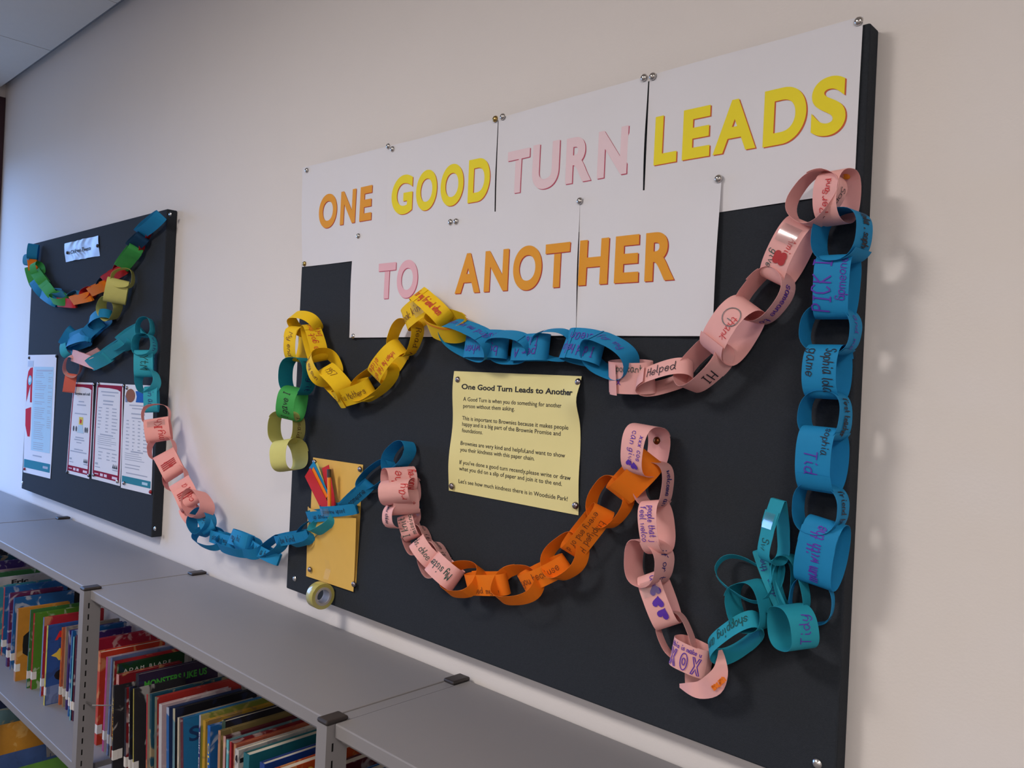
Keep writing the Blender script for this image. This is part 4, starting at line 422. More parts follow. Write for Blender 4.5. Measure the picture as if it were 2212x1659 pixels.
# ---------------------------------------------------------------- handwriting: a single-stroke alphabet
ST = {'a': "35 15 03 01 10 20 33;35 32 40", 'b': "07 00;03 14 24 33 31 20 10 01", 'c': "33 24 14 03 01 10 20 31", 'd': "33 24 14 03 01 10 20 32;37 31 40", 'e': "02 32 33 24 14 03 01 10 20 31",
      'f': "37 26 16 10;04 24", 'g': "33 24 14 03 01 10 20 32;34 3- 2= 1= 0-", 'h': "07 00;03 14 24 33 30", 'i': "14 11 20;16 17", 'j': "24 2- 1= 0-;26 27", 'k': "07 00;34 02 30", 'l': "07 01 10",
      'm': "04 00;03 14 23 20;23 34 43 40", 'n': "04 00;03 14 24 33 30", 'o': "14 03 01 10 20 31 33 24 14", 'p': "04 0=;03 14 24 33 31 20 10 01", 'q': "33 24 14 03 01 10 20 32;34 3=", 'r': "04 00;02 13 24 33",
      's': "33 24 14 03 12 22 31 20 10 01", 't': "17 11 20 31;04 34", 'u': "04 01 10 20 32;34 30", 'v': "04 20 34", 'w': "04 10 23 30 44", 'x': "04 30;34 00", 'y': "04 01 10 20 32;34 3- 2= 1= 0-", 'z': "04 34 00 30",
      'A': "00 27 40;13 33", 'B': "00 07 27 36 24 04;24 33 31 20 00", 'C': "36 27 17 05 02 10 20 31", 'E': "37 07 00 30;04 24", 'G': "36 27 17 05 02 10 20 31 33 23", 'H': "07 00;37 30;04 34", 'I': "07 27;17 10;00 20",
      'J': "17 37;27 21 10 01", 'K': "07 00;37 04 30", 'M': "00 07 23 47 40", 'O': "17 05 02 10 20 32 35 27 17", 'P': "00 07 27 36 35 24 04", 'R': "00 07 27 36 35 24 04;24 30", 'S': "36 27 17 06 05 14 24 32 31 20 10 01",
      'T': "07 47;27 20", 'X': "07 40;47 00", 'Y': "07 23 47;23 20", '1': "06 17 10", '9': "34 14 05 17 27 35 32 20 10", '5': "37 07 04 24 32 20 00", '7': "07 37 10", '.': "10 11", '+': "25 21;03 43", '-': "03 33"}
def letters(text, h, rnd):
    """strokes as lists of (x,y), cap height h"""
    k = h / 7.0; x = 0; out = []
    cv = lambda c: -1.3 if c == '-' else (-2.6 if c == '=' else float(c))
    for ch in text:
        if ch == ' ': x += 3.2 * k; continue
        st = ST.get(ch) or ST.get(ch.lower())
        if not st: x += 3 * k; continue
        mx = 0; dy = rnd.uniform(-.35, .35)
        for s in st.split(';'):
            pts = []
            for t in s.split():
                px, py = float(t[0]), cv(t[1]); mx = max(mx, px)
                pts.append((x + (px + rnd.uniform(-.22, .22) + .12 * py) * k, (py + dy + rnd.uniform(-.2, .2)) * k))
            out.append(pts)
        x += (mx + 1.5) * k
    return out, x
def stroke_quads(mb, pts, hw, fn):
    """flat pen line of half width hw; fn maps (x,y) to 3-D"""
    P = [Vector((*p, 0)) for p in pts]
    fine = []
    for a, c in zip(P, P[1:]):
        n = max(1, int((c - a).length / .0035))
        for i in range(n): fine.append(a.lerp(c, i / n))
    fine.append(P[-1])
    L = []; R = []
    for i, p in enumerate(fine):
        d = fine[min(i + 1, len(fine) - 1)] - fine[max(i - 1, 0)]
        if d.length < 1e-7: d = Vector((1, 0, 0))
        d.normalize(); e = Vector((-d.y, d.x, 0)) * hw
        q = p - d * hw * .5 if i == 0 else (p + d * hw * .5 if i == len(fine) - 1 else p)
        L.append(fn(q.x + e.x, q.y + e.y)); R.append(fn(q.x - e.x, q.y - e.y))
    n = len(L)
    mb.add(L + R, [(i, i + 1, n + i + 1, n + i) for i in range(n - 1)])

# ---------------------------------------------------------------- paper chains
def heart(cx, cy, r, ang=0):
    pts = []
    for i in range(20):
        t = 2 * math.pi * i / 20
        x = 16 * math.sin(t) ** 3; y = 13 * math.cos(t) - 5 * math.cos(2 * t) - 2 * math.cos(3 * t) - math.cos(4 * t)
        x, y = x / 16 * r, y / 16 * r; ca, sa = math.cos(ang), math.sin(ang)
        pts.append((cx + x * ca - y * sa, cy + x * sa + y * ca))
    return pts
class Ring:
    def __init__(s, c, ec, W, T, L, w, t, rnd, drop=False):
        s.c, s.ec, s.W, s.T = (Vector(k) for k in (c, ec, W, T)); s.L, s.w, s.t = L, w, t
        p = 2.0 / 2.55; n = 240
        a3, ph3, a2, ph2 = rnd.uniform(.01, .035), rnd.uniform(0, 6.28), rnd.uniform(0, .03), rnd.uniform(0, 6.28)
        s.sk = rnd.uniform(-.06, .06) * w; s.tw = rnd.uniform(-.10, .10)
        pts = []
        for i in range(n + 1):
            f = 2 * math.pi * i / n; cf, sf = math.cos(f), math.sin(f)
            k = 1 + a3 * math.cos(3 * f + ph3) + a2 * math.cos(2 * f + ph2)
            pts.append((math.copysign(abs(cf) ** p, cf) * L / 2 * k, math.copysign(abs(sf) ** p, sf) * t / 2 * k * (.58 + .42 * cf if drop else 1)))
        s.pts = np.array(pts); d = np.hypot(*np.diff(s.pts, axis=0).T); s.cum = np.r_[0, np.cumsum(d)]; s.per = s.cum[-1]
    def loc(s, arc):
        arc = arc % s.per
        x = float(np.interp(arc, s.cum, s.pts[:, 0])); y = float(np.interp(arc, s.cum, s.pts[:, 1])); return x, y
    def P(s, arc, v, off=0.0):
        x, y = s.loc(arc); e = s.per * .012
        xa, ya = s.loc(arc - e); xb, yb = s.loc(arc + e); tx, ty = xb - xa, yb - ya; l = math.hypot(tx, ty) or 1
        nx, ny = ty / l, -tx / l
        ph = 2 * math.pi * arc / s.per
        vv = v + s.sk * math.sin(ph)
        x2 = x + nx * off; y2 = y + ny * off + s.tw * v * math.cos(ph)
        return s.c + s.ec * x2 + s.T * y2 + s.W * vv
    def strip(s, mb, a0, a1, n, v0, v1, off0, off1, th=.0003):
        vs = []
        for i in range(n + 1):
            k = i / n; a = a0 + (a1 - a0) * k; of = off0 + (off1 - off0) * k
            vs += [s.P(a, v0, of + th), s.P(a, v1, of + th), s.P(a, v1, of), s.P(a, v0, of)]
        fs = []
        for i in range(n):
            o = 4 * i
            for j in range(4): fs.append((o + j, o + (j + 1) % 4, o + 4 + (j + 1) % 4, o + 4 + j))
        fs += [(3, 2, 1, 0), tuple(4 * n + j for j in range(4))]
        mb.add(vs, fs)
def flat_poly(mb, pts, fn):
    n = len(pts); cx = sum(p[0] for p in pts) / n; cy = sum(p[1] for p in pts) / n
    mb.add([fn(cx, cy)] + [fn(*p) for p in pts], [(0, 1 + i, 1 + (i + 1) % n) for i in range(n)])
def make_link(root, spec, seed):
    col, c, ec, W, T, L, w_, t_, txt, extra = spec
    rnd = random.Random(seed)
    R = Ring(c, ec, W, T, L, w_, t_, rnd, 'drop' in extra)
    mb = MB()
    lap = .10 * R.per
    a0 = rnd.choice((.05, .3, .55, .62)) * R.per
    if 'flap' in extra: a0 = .06 * R.per
    R.strip(mb, a0, a0 + R.per, 44, -w_ / 2, w_ / 2, 0, .0003)
    dv = rnd.uniform(-.05, .05) * w_
    R.strip(mb, a0 + R.per, a0 + R.per + lap, 6, -w_ / 2 + dv, w_ / 2 + dv, .0005, .0035 if 'flap' in extra else .0010)
    o = mb.build('paper_link', pmat(col), root, smooth=True, sharp=50)
    front = .25 * R.per
    half = .5 * R.per * (L / (L + t_))           # length of the front leg
    by = {}
    for s, hf, vo, pos, dr, ink in txt:
        h = max(hf * w_, .0035); rr = random.Random(seed * 31 + len(s))
        st, wd = letters(s, h, rr)
        if wd > half * 1.0:
            k = half * 1.0 / wd; st = [[(x * k, y) for x, y in q] for q in st]; wd *= k
        mid = front + (.5 - (1 - pos)) * half * .8 * (-1 if dr < 0 else -1) * 1.0
        mb2 = by.setdefault(ink, MB())
        def fn(x, y):
            u = (x - wd / 2) * dr; v = -(y - h * .4) * dr + vo * w_ * (1)
            return R.P(mid + u, v, .0014)
        hw = max(.00045, min(.0009, h * .045))
        for q in st: stroke_quads(mb2, q, hw, fn)
    lf = lambda x, y: R.P(front + x, y, .0016)
    if 'hearts' in extra:
        mb2 = by.setdefault('purple', MB())
        for k, (a, v) in enumerate(((.20, .16), (-.06, .1), (-.32, .12))):
            flat_poly(mb2, heart(a * half, v * w_, .0085, math.pi * .5 + .35 * k), lf)
        o['label'] = 'pink link drawn with three filled purple hearts'
    if 'hearts2' in extra:
        mb2 = by.setdefault('purple', MB())
        flat_poly(mb2, heart(-.3 * half, -.1 * w_, .005, math.pi * .5), lf); flat_poly(mb2, heart(-.36 * half, .15 * w_, .006, math.pi * .5), lf)
    if 'butterfly' in extra:
        mb2 = by.setdefault('darkred', MB())
        for v in (-.02, .2):
            for a in (-.12, -.2):
                cx, cy = a * half, v * w_
                flat_poly(mb2, [(cx + .0055 * math.cos(q * .524), cy + .005 * math.sin(q * .524)) for q in range(12)], lf)
        o['label'] = 'pink link with a red butterfly drawing'
    if 'xox' in extra:
        mb2 = by.setdefault('purple', MB())
        xo = [(-1, -1.2), (-.3, 0), (-1, 1.2), (-.55, 1.2), (0, .4), (.55, 1.2), (1, 1.2), (.3, 0), (1, -1.2), (.55, -1.2), (0, -.4), (-.55, -1.2), (-1, -1.2)]
        el = lambda rx, ry: [(rx * math.cos(q * .349), ry * math.sin(q * .349)) for q in range(19)]
        for cx, shapes in ((-.34, [xo]), (0, [el(.95, 1.2), el(.4, .5)]), (.33, [xo])):
            for sh_ in shapes:
                stroke_quads(mb2, [(-cx * half * 1.15 - x * .0053, y * .0095 - .12 * w_) for x, y in sh_], .00065, lf)
    if 'face' in extra:
        mb2 = by.setdefault('grey', MB())
        cx, cy = .25 * half, .12 * w_
        circ = [(cx + .012 * math.cos(q * .3307), cy + .013 * math.sin(q * .3307)) for q in range(20)]
        stroke_quads(mb2, circ, .0006, lf); stroke_quads(mb2, [(cx - .004, cy - .003), (cx - .004, cy + .003)], .0006, lf)
    if 'redblock' in extra:
        mb2 = by.setdefault('darkred', MB())
        for k in range(4):
            a = (-.1 - .08 * k) * half; stroke_quads(mb2, [(a, -.35 * w_), (a + .002, .3 * w_)], .0016, lf)
    if 'redline' in extra:
        mb2 = by.setdefault('orange', MB()); stroke_quads(mb2, [(-.6 * half + k * .1 * half, -.40 * w_) for k in range(13)], .0011, lambda x, y: R.P(.75 * R.per + x, y, .0026)); stroke_quads(mb2, [(-.6 * half + k * .1 * half, -.40 * w_) for k in range(13)], .0011, lf)
    for ink, m2 in by.items():
        m2.build('handwriting' if ink not in ('darkred', 'grey') else 'drawing', imat(ink), o)
    if 'tape' in extra:
        m2 = MB(); R.strip(m2, front + .10 * half, front + .42 * half, 8, -.36 * w_, .36 * w_, .0034, .0034, .0002)
        m2.build('sticky_tape', FILM, o, smooth=True)
    return o
seed = 1
for si, (label, links) in enumerate(SEC):
    cs = [Vector(l[1]) for l in links]
    root = empty('paper_chain', (0, 0, 0)); tag(root, label, 'paper chain', 'sections of the handwritten paper chain')
    for l in links:
        make_link(root, l, seed); seed += 1
    for rs, (col, pts) in RB:
        if rs != si: continue
        # open ribbon of card, facing the room
        P_ = [Vector(p) for p, h in pts]; hs = [h for p, h in pts]
        mb = MB(); vs = []; NN = 24
        def cr(t, arr):
            n = len(arr) - 1; i = min(int(t * n), n - 1); f = t * n - i
            p0, p1, p2, p3 = arr[max(i - 1, 0)], arr[i], arr[i + 1], arr[min(i + 2, n)]
            return (p1 * 2 + (p2 - p0) * f + (p0 * 2 - p1 * 5 + p2 * 4 - p3) * f * f + (p1 * 3 - p0 - p2 * 3 + p3) * f ** 3) * .5
        for i in range(NN + 1):
            t = i / NN; p = cr(t, P_); h = cr(t, hs); d = (cr(min(t + .02, 1), P_) - cr(max(t - .02, 0), P_)).normalized()
            view = (CAM_POS * .3 + Vector((-.4, -1, 1.2)) * .7 - p).normalized(); s_ = d.cross(view).normalized()
            n_ = s_.cross(d).normalized() * .00015
            vs += [p + s_ * h + n_, p - s_ * h + n_, p - s_ * h - n_, p + s_ * h - n_]
        fs = [(4 * i + j, 4 * i + (j + 1) % 4, 4 * i + 4 + (j + 1) % 4, 4 * i + 4 + j) for i in range(NN) for j in range(4)] + [(3, 2, 1, 0), tuple(4 * NN + j for j in range(4))]
        mb.add(vs, fs); ro = mb.build('paper_link', pmat(col), root, smooth=True, sharp=50)
        if len(pts) > 4:
            m2 = MB(); a = P_[3]
            d = (P_[2] - P_[4]).normalized(); n_ = (CAM_POS - a).normalized(); s_ = d.cross(n_)
            st, wd = letters('mum', .012, random.Random(5))
            for q in st: stroke_quads(m2, q, .0016, lambda x, y: a + d * (x - wd / 2 + .008) + s_ * (.008 - y) + n_ * .004)
            m2.build('handwriting', imat('orange'), ro)

# ---------------------------------------------------------------- manila pocket with slips, pencil and tape roll
pk = empty('manila_pocket', (-1.405, BOARD_Y, 1.1265)); tag(pk, 'manila card pocket with paper slips, pinned low on the left of the large board', 'pocket')
pinv = Matrix.Translation(-pk.location)
def pp(mb, name, m, **k):
    o = mb.build(name, m, pk, **k); o.matrix_parent_inverse = pinv; return o
pp(sheet_mesh(ENVB, lambda u, v: .0015 + .001 * math.sin(3 * u), 8, 10, .0006), 'back_sheet', M_MANILA, smooth=True)
def fdf(u, v): return .0045 + .022 * (1 - v) ** 1.3 * math.sin(math.pi * min(1, u * .88)) ** .7
pp(sheet_mesh(ENVF, fdf, 12, 14, .0006), 'front_pocket', M_MANILA, smooth=True)
b = MB()
for x, x2 in ((ENVF[3][0] - .0005, ENVF[0][0] - .0005),):
    b.add([(x, BOARD_Y - .0015, ENVF[3][1]), (x2, BOARD_Y - .0015, ENVF[0][1]), (x2, BOARD_Y - fdf(0, 0), ENVF[0][1]), (x, BOARD_Y - fdf(0, 1), ENVF[3][1])], [(0, 1, 2, 3)])
pp(b, 'side_fold', M_MANILA)
SL = {'red': 'red slip of paper, widest in the manila pocket', 'orange': 'narrow orange slip just behind the red one in the pocket', 'teal': 'blue slip behind the orange one in the pocket', 'yellow': 'pale yellow slip sticking out of the pocket',
      'green': 'green slip barely showing in the pocket', 'red2': 'second red slip, behind the pencil in the pocket', 'blue2': 'blue slip directly behind the pencil'}
for nm, col, a, c, wd in SLIPS:
    a, c = Vector(a), Vector(c); d = (c - a).normalized(); s_ = d.cross(Vector((0, -1, 0))).normalized(); n_ = Vector((0, -1, 0)) * .0002
    b = MB(); h = s_ * wd * .5
    vs = [a + h + n_, a - h + n_, c - h + n_, c + h + n_, a + h - n_, a - h - n_, c - h - n_, c + h - n_]
    b.add(vs, [(0, 1, 2, 3), (7, 6, 5, 4), (0, 4, 5, 1), (1, 5, 6, 2), (2, 6, 7, 3), (3, 7, 4, 0)])
    tag(b.build('paper_slip', pmat(col)), SL[nm], 'paper slip', 'spare slips in the manila pocket')
a, c = Vector(PENCIL[0]), Vector(PENCIL[1]); d = (c - a).normalized()
pc = empty('pencil', tuple(c)); tag(pc, 'orange pencil with a black end standing in the manila pocket', 'pencil'); ci = Matrix.Translation(-pc.location)
for nm, p, q, r, m in (('end_cap', a, a + d * .014, .0041, M_CAP), ('barrel', a + d * .014, c, .0038, mat('orange_lacquer', (240, 140, 14), .35)), ('band', a + d * .0135, a + d * .0165, .0043, mat('pencil_band', (60, 52, 48), .4))):
    b = MB(); b.tube([p, q], r, 6); o = b.build(nm, m, pc); o.matrix_parent_inverse = ci
tr = empty('tape_roll', TAPE); tag(tr, 'roll of clear sticky tape hanging on its own tape below the manila pocket', 'tape roll')
ax = Vector((1, -.06, 0)).normalized(); up = Vector((0, 0, 1)); sd = ax.cross(up)
o0 = Vector((0, 0, 0))
b = MB(); b.lathe([(.0185, -.0118), (.0258, -.0118), (.0262, -.011), (.0262, .011), (.0258, .0118), (.0185, .0118)], o0, up, sd, ax, 40)
b.build('tape', mat('amber_tape', (176, 168, 92), .22, var=.08, spec=.6, coat=.4), tr, smooth=True)
b = MB(); b.lathe([(.0186, -.0122), (.0140, -.0122), (.0140, .0122), (.0186, .0122), (.0186, -.0122)], o0, up, sd, ax, 40)
b.build('core', mat('grey_card_core', (170, 166, 166), .6), tr, smooth=True)
b = MB(); vs = []
for p in TAPESTRIP:
    p = Vector(p) - tr.location; vs += [p - Vector((.009, 0, 0)), p + Vector((.009, 0, 0))]
b.add(vs, [(2 * i, 2 * i + 1, 2 * i + 3, 2 * i + 2) for i in range(len(TAPESTRIP) - 1)]); b.build('tape_end', glossy_film('loose_clear_tape', .01, .05, .3), tr)

# ---------------------------------------------------------------- leaflets on the small board
def plain(q, d, name, label, cat, m, group=None, fn=None, n=10):
    f = fn or (lambda u, v: d + .0012 * (1 + math.sin(4 * v + 2 * u)))
    o = sheet_mesh(q, f, n, n).build(name, m, smooth=True); tag(o, label, cat, group)
    def patch(part, m2, *rects, lift=.0004):
        b = MB()
        for u0, v0, u1, v1 in rects:
            nn = max(1, int(abs(v1 - v0) * 10)); nu = max(1, int(abs(u1 - u0) * 6))
            for j in range(nn):
                for i in range(nu):
                    ua, ub = u0 + (u1 - u0) * i / nu, u0 + (u1 - u0) * (i + 1) / nu; va, vb = v0 + (v1 - v0) * j / nn, v0 + (v1 - v0) * (j + 1) / nn
                    pts = []
                    for u, v in ((ua, va), (ua, vb), (ub, vb), (ub, va)):
                        x, z = bil(q, u, v); pts.append((x, BOARD_Y - f(u, v) - lift, z))
                    b.add(pts, [(0, 1, 2, 3)])
        return b.build(part, m2, o)
    def poly(part, m2, pts, lift=.0006):
        b = MB(); vs = []
        for u, v in pts:
            x, z = bil(q, u, v); vs.append((x, BOARD_Y - f(min(max(u, 0), 1), min(max(v, 0), 1)) - lift, z))
        b.add(vs, [tuple(range(len(vs)))]); return b.build(part, m2, o)
    def text(s, u0, u1, v, hh, m2, bold=.01):
        vv, ff = glyphs(s, bold); lo, hi = vv.min(0), vv.max(0); pts = []
        for x, y in vv:
            u = u0 + (x - lo[0]) / (hi[0] - lo[0]) * (u1 - u0); w2 = v - y / .73 * hh
            X, Z = bil(q, u, w2); pts.append((X, BOARD_Y - f(u, w2) - .0007, Z))
        b = MB(); b.add(pts, ff); return b.build('printed_line', m2, o)
    return o, patch, poly, text
M_MAROON = mat('maroon_print', (140, 30, 58), .9, spec=.08, var=.03); M_TEALP = mat('teal_print', (52, 128, 146), .9, spec=.08, var=.03); M_PALEB = mat('pale_blue_print', (176, 206, 222), .9, spec=.08, var=.03)
M_GREYP = mat('grey_small_print', (160, 163, 174), .7, var=0); M_REDP = mat('red_print', (196, 44, 62), .9, spec=.08); M_BLUEP = mat('blue_print', (38, 96, 176), .9, spec=.08); M_BROWNP = mat('brown_print', (140, 92, 74), .9, spec=.08); M_YELP = mat('yellow_print', (214, 196, 90), .9, spec=.08)
def small_lines(rnd, u0, u1, v0, v1, step, center=False, gap=.0):
    out = []; v = v0
    while v < v1:
        l = rnd.uniform(.55, 1.0) * (u1 - u0)
        a = u0 + ((u1 - u0 - l) / 2 if center else 0); out.append((a, v, a + l, v + step * .27)); v += step
        if rnd.random() < gap: v += step
    return out
circ = lambda cx, cy, rx, ry, n=18: [(cx + rx * math.cos(-2 * math.pi * i / n), cy + ry * math.sin(-2 * math.pi * i / n)) for i in range(n)]
rr = random.Random(3)
o, patch, poly, text = plain(POST1, .001, 'leaflet', 'tall pale blue leaflet with a red picture strip, left on the small board', 'leaflet', M_MATTE)
patch('pale_panel', M_PALEB, (.26, .1, .93, .80)); patch('teal_band', M_TEALP, (.02, .885, .97, .955))
patch('small_print', M_GREYP, *small_lines(rr, .34, .72, .15, .78, .017, gap=.18), *small_lines(rr, .78, .92, .15, .6, .017, gap=.3), (.36, .125, .9, .137), (.34, .835, .66, .845), (.72, .91, .9, .93), lift=.0008)
poly('picture', M_REDP, [(.02, .22), (.06, .14), (.13, .11), (.22, .105), (.235, .40), (.17, .40), (.16, .25), (.03, .40)]); poly('picture', M_REDP, [(.02, .46), (.22, .44), (.22, .62), (.2, .69), (.12, .69), (.03, .6)])
poly('picture', mat('picture_teal', (70, 160, 176), .6), circ(.14, .215, .07, .042), lift=.001); poly('picture', M_WHITE, circ(.14, .212, .038, .022), lift=.0013)
patch('picture', mat('picture_grey', (168, 170, 180), .6), (.03, .05, .235, .1))
for (nm, q, lab) in (('story', POST2, 'maroon bordered poster headed Storytime and craft, on the small board'), ('prog', POST3, 'maroon bordered programme poster right of the storytime one')):
    o, patch, poly, text = plain(q, .001, 'poster', lab, 'poster', M_MATTE)
    patch('maroon_border', M_MAROON, (.03, .02, .07, .97), (.91, .02, .965, .97), (.03, .02, .965, .05), (.03, .905, .965, .965))
    poly('maroon_border', M_MAROON, [(.5, .05), (.965, .05), (.965, .085), (.8, .06)])
    if nm == 'story':
        text('Storytime and craft', .12, .86, .135, .03, M_INK, .02)
        patch('small_print', M_GREYP, (.34, .2, .6, .212), (.28, .235, .7, .248), (.2, .33, .76, .342), (.3, .585, .66, .597), (.26, .61, .7, .622), (.36, .64, .58, .65), (.28, .715, .66, .727), (.12, .74, .82, .752))
        poly('picture', M_YELP, [(.42, .37), (.6, .37), (.6, .45), (.42, .45)]); poly('picture', M_REDP, [(.48, .39), (.55, .4), (.53, .44), (.46, .43)], lift=.0009)
        poly('picture', mat('picture_mist', (170, 190, 200), .6), [(.4, .46), (.58, .45), (.66, .54), (.36, .54)])
        for cx in (.2, .32, .72, .8): poly('picture', M_INK, circ(cx, .5, .03, .03, 10), lift=.001)
    else:
        patch('small_print', M_GREYP, (.2, .085, .84, .097), (.26, .12, .72, .13), (.3, .175, .68, .19), (.3, .21, .66, .222), *small_lines(rr, .14, .28, .25, .46, .034), *small_lines(rr, .42, .54, .25, .5, .034), *small_lines(rr, .64, .86, .25, .5, .034), (.24, .52, .7, .532),
              *small_lines(rr, .16, .86, .545, .63, .02), (.2, .66, .8, .668), *small_lines(rr, .2, .36, .7, .8, .034), *small_lines(rr, .5, .62, .7, .8, .034), *small_lines(rr, .68, .86, .7, .8, .034))
    for cx in (.74, .80, .86): poly('emblem', M_INK, [(cx - .03, .845), (cx, .80), (cx + .03, .845)])
    patch('small_print', M_GREYP, (.1, .82, .2, .84), (.1, .86, .28, .868), (.72, .855, .9, .868)); patch('band_print', mat('pale_print', (220, 190, 200), .6), (.1, .93, .24, .94), (.3, .922, .4, .95), (.44, .922, .54, .95), (.72, .925, .9, .95), lift=.0008)
o, patch, poly, text = plain(POST4, .001, 'poster', 'poster with a blue and brown photo strip, rightmost on the small board', 'poster', M_MATTE)
poly('picture', M_BROWNP, circ(.22, .105, .17, .065)); poly('picture', M_BLUEP, [(.40, .06), (.98, .055), (.98, .165), (.42, .165), (.45, .11)]); poly('picture', mat('picture_slate', (92, 92, 120), .6), [(.03, .1), (.12, .15), (.13, .17), (.05, .17)], lift=.0009)
patch('teal_band', M_TEALP, (.03, .88, .97, .945)); patch('band_print', M_PALEB, (.7, .90, .88, .925), lift=.0008)
patch('small_print', M_GREYP, (.2, .19, .8, .202), (.3, .22, .7, .23), (.28, .27, .74, .282), (.3, .31, .66, .32), *small_lines(rr, .12, .24, .34, .62, .034), *small_lines(rr, .34, .42, .34, .62, .034), *small_lines(rr, .52, .62, .34, .62, .034), *small_lines(rr, .7, .92, .34, .62, .034),
      (.3, .63, .7, .642), *small_lines(rr, .1, .9, .655, .73, .02), *small_lines(rr, .12, .9, .76, .8, .03), (.16, .84, .86, .85))
M_FOIL = mat('crinkled_silver_film', (134, 136, 142), .42, .3, var=.12, scale=14)
def foil(u, v): return .002 + .0035 * (1 + math.sin(34 * u + 3 * math.sin(5 * v))) * .5 * math.exp(-((u - .45) / .3) ** 2) + .0015 * math.sin(13 * u + 4 * v)
o, patch, poly, text = plain(SIGN, .002, 'laminated_sign', 'crinkled shiny silver sign at the top of the small board', 'sign', M_FOIL, fn=foil, n=40)
text('Children', .18, .5, .62, .2, M_INK, .02); text("Events", .55, .78, .62, .2, M_INK, .02)

# ---------------------------------------------------------------- library shelving
UX = [-3.932, -2.962, -1.992, -1.022, -0.052]      # upright centres
ZS, ZT2, ZT3 = 1.034, 0.615, 0.195                # top, upper shelf, lower shelf
YFU, YR = -0.302, -0.008
def upright(parent, x, y0, y1, zt):
    """square tube with real slots in its right hand face"""
    b = MB(); hw = .013; z0 = 0.0
    ys = y0 + (y1 - y0) * .27; ye = ys + .003
    b.add([(x - hw, y0, z0), (x + hw, y0, z0), (x + hw, y0, zt), (x - hw, y0, zt)], [(0, 1, 2, 3)])
    b.add([(x - hw, y1, z0), (x + hw, y1, z0), (x + hw, y1, zt), (x - hw, y1, zt)], [(3, 2, 1, 0)])
    b.add([(x - hw, y0, z0), (x - hw, y1, z0), (x - hw, y1, zt), (x - hw, y0, zt)], [(3, 2, 1, 0)])
    b.add([(x - hw, y0, zt), (x + hw, y0, zt), (x + hw, y1, zt), (x - hw, y1, zt)], [(0, 1, 2, 3)])
    q = lambda a, c, d, e: b.add([(x + hw, a, d), (x + hw, c, d), (x + hw, c, e), (x + hw, a, e)], [(0, 1, 2, 3)])
    q(y0, ys, z0, zt); q(ye, y1, z0, zt)
    z = zt; first = zt - .028
    q(ys, ye, first, zt); z = first
    while z > .05:
        q(ys, ye, z - .026, z - .0125); z -= .026
    q(ys, ye, z0, z)
    # near-black strip a little behind the slots, painted as the shade inside
    o = b.build('upright', M_STEEL, parent)
    l = MB(); l.box((x + hw - .006, ys - .004, .05), (x + hw - .005, ye + .004, zt - .02)); l.build('slot_shade', M_DARK, o)
    c = MB(); c.box((x - hw - .0005, y0 - .001, zt), (x + hw + .0005, y1 + .001, zt + .007)); c.build('end_cap', M_CAP, o, bevel=.003, smooth=False)
    return o
LBL = ['grey steel library shelf bay at the far left, beneath the small board', 'grey steel library shelf bay with the tan and red paperbacks, second from the left', 'grey steel library shelf bay with the night purple book, in the middle', 'grey steel library shelf bay at the lower right, only its top panel showing']
M_STEEL_SHELF = M_STEEL
for k in range(4):
    xa, xb = UX[k] + .0135, UX[k + 1] - .0135
    if k == 0: xa = X0 + .004
    r = empty('shelving_bay', ((xa + xb) / 2, -.15, 0)); tag(r, LBL[k], 'shelving', 'grey library shelving bays'); inv = Matrix.Translation(-r.location)
    made = []
    made.append(upright(r, UX[k + 1], YFU, YFU + .038, ZS - .001)); made.append(upright(r, UX[k + 1], YR - .038, YR, ZS - .001))
    if k == 0: made.append(upright(r, X0 + .0175, YFU, YFU + .038, ZS - .001)); xa = X0 + .032
    b = MB(); b.box((UX[k + 1] - .0118, YFU + .038, ZS - .03), (UX[k + 1] + .0118, YR - .038, ZS - .0012)); made.append(b.build('cross_bar', M_STEEL, r))
    for nm, z in (('top_panel', ZS), ('shelf', ZT2), ('shelf', ZT3)):
        b = MB(); yf = -.288
        b.box((xa, yf, z - .0215), (xb, YR - .002, z))
        b.box((xa, yf + .012, z - .032), (xb, yf + .02, z - .0215))
        made.append(b.build(nm, M_STEEL_SHELF, r, bevel=.0018))
    if k < 3:
        b = MB(); b.tube([(UX[k + 1] - .02, YFU + .012, .775), (UX[k + 1] + .04, YFU + .02, .775), (UX[k + 1] + .075, -.252, .778)], .0016, 6); made.append(b.build('wire_support', mat('bright_wire', (170, 168, 166), .3, 1.0), r))
    for o in made: o.matrix_parent_inverse = inv

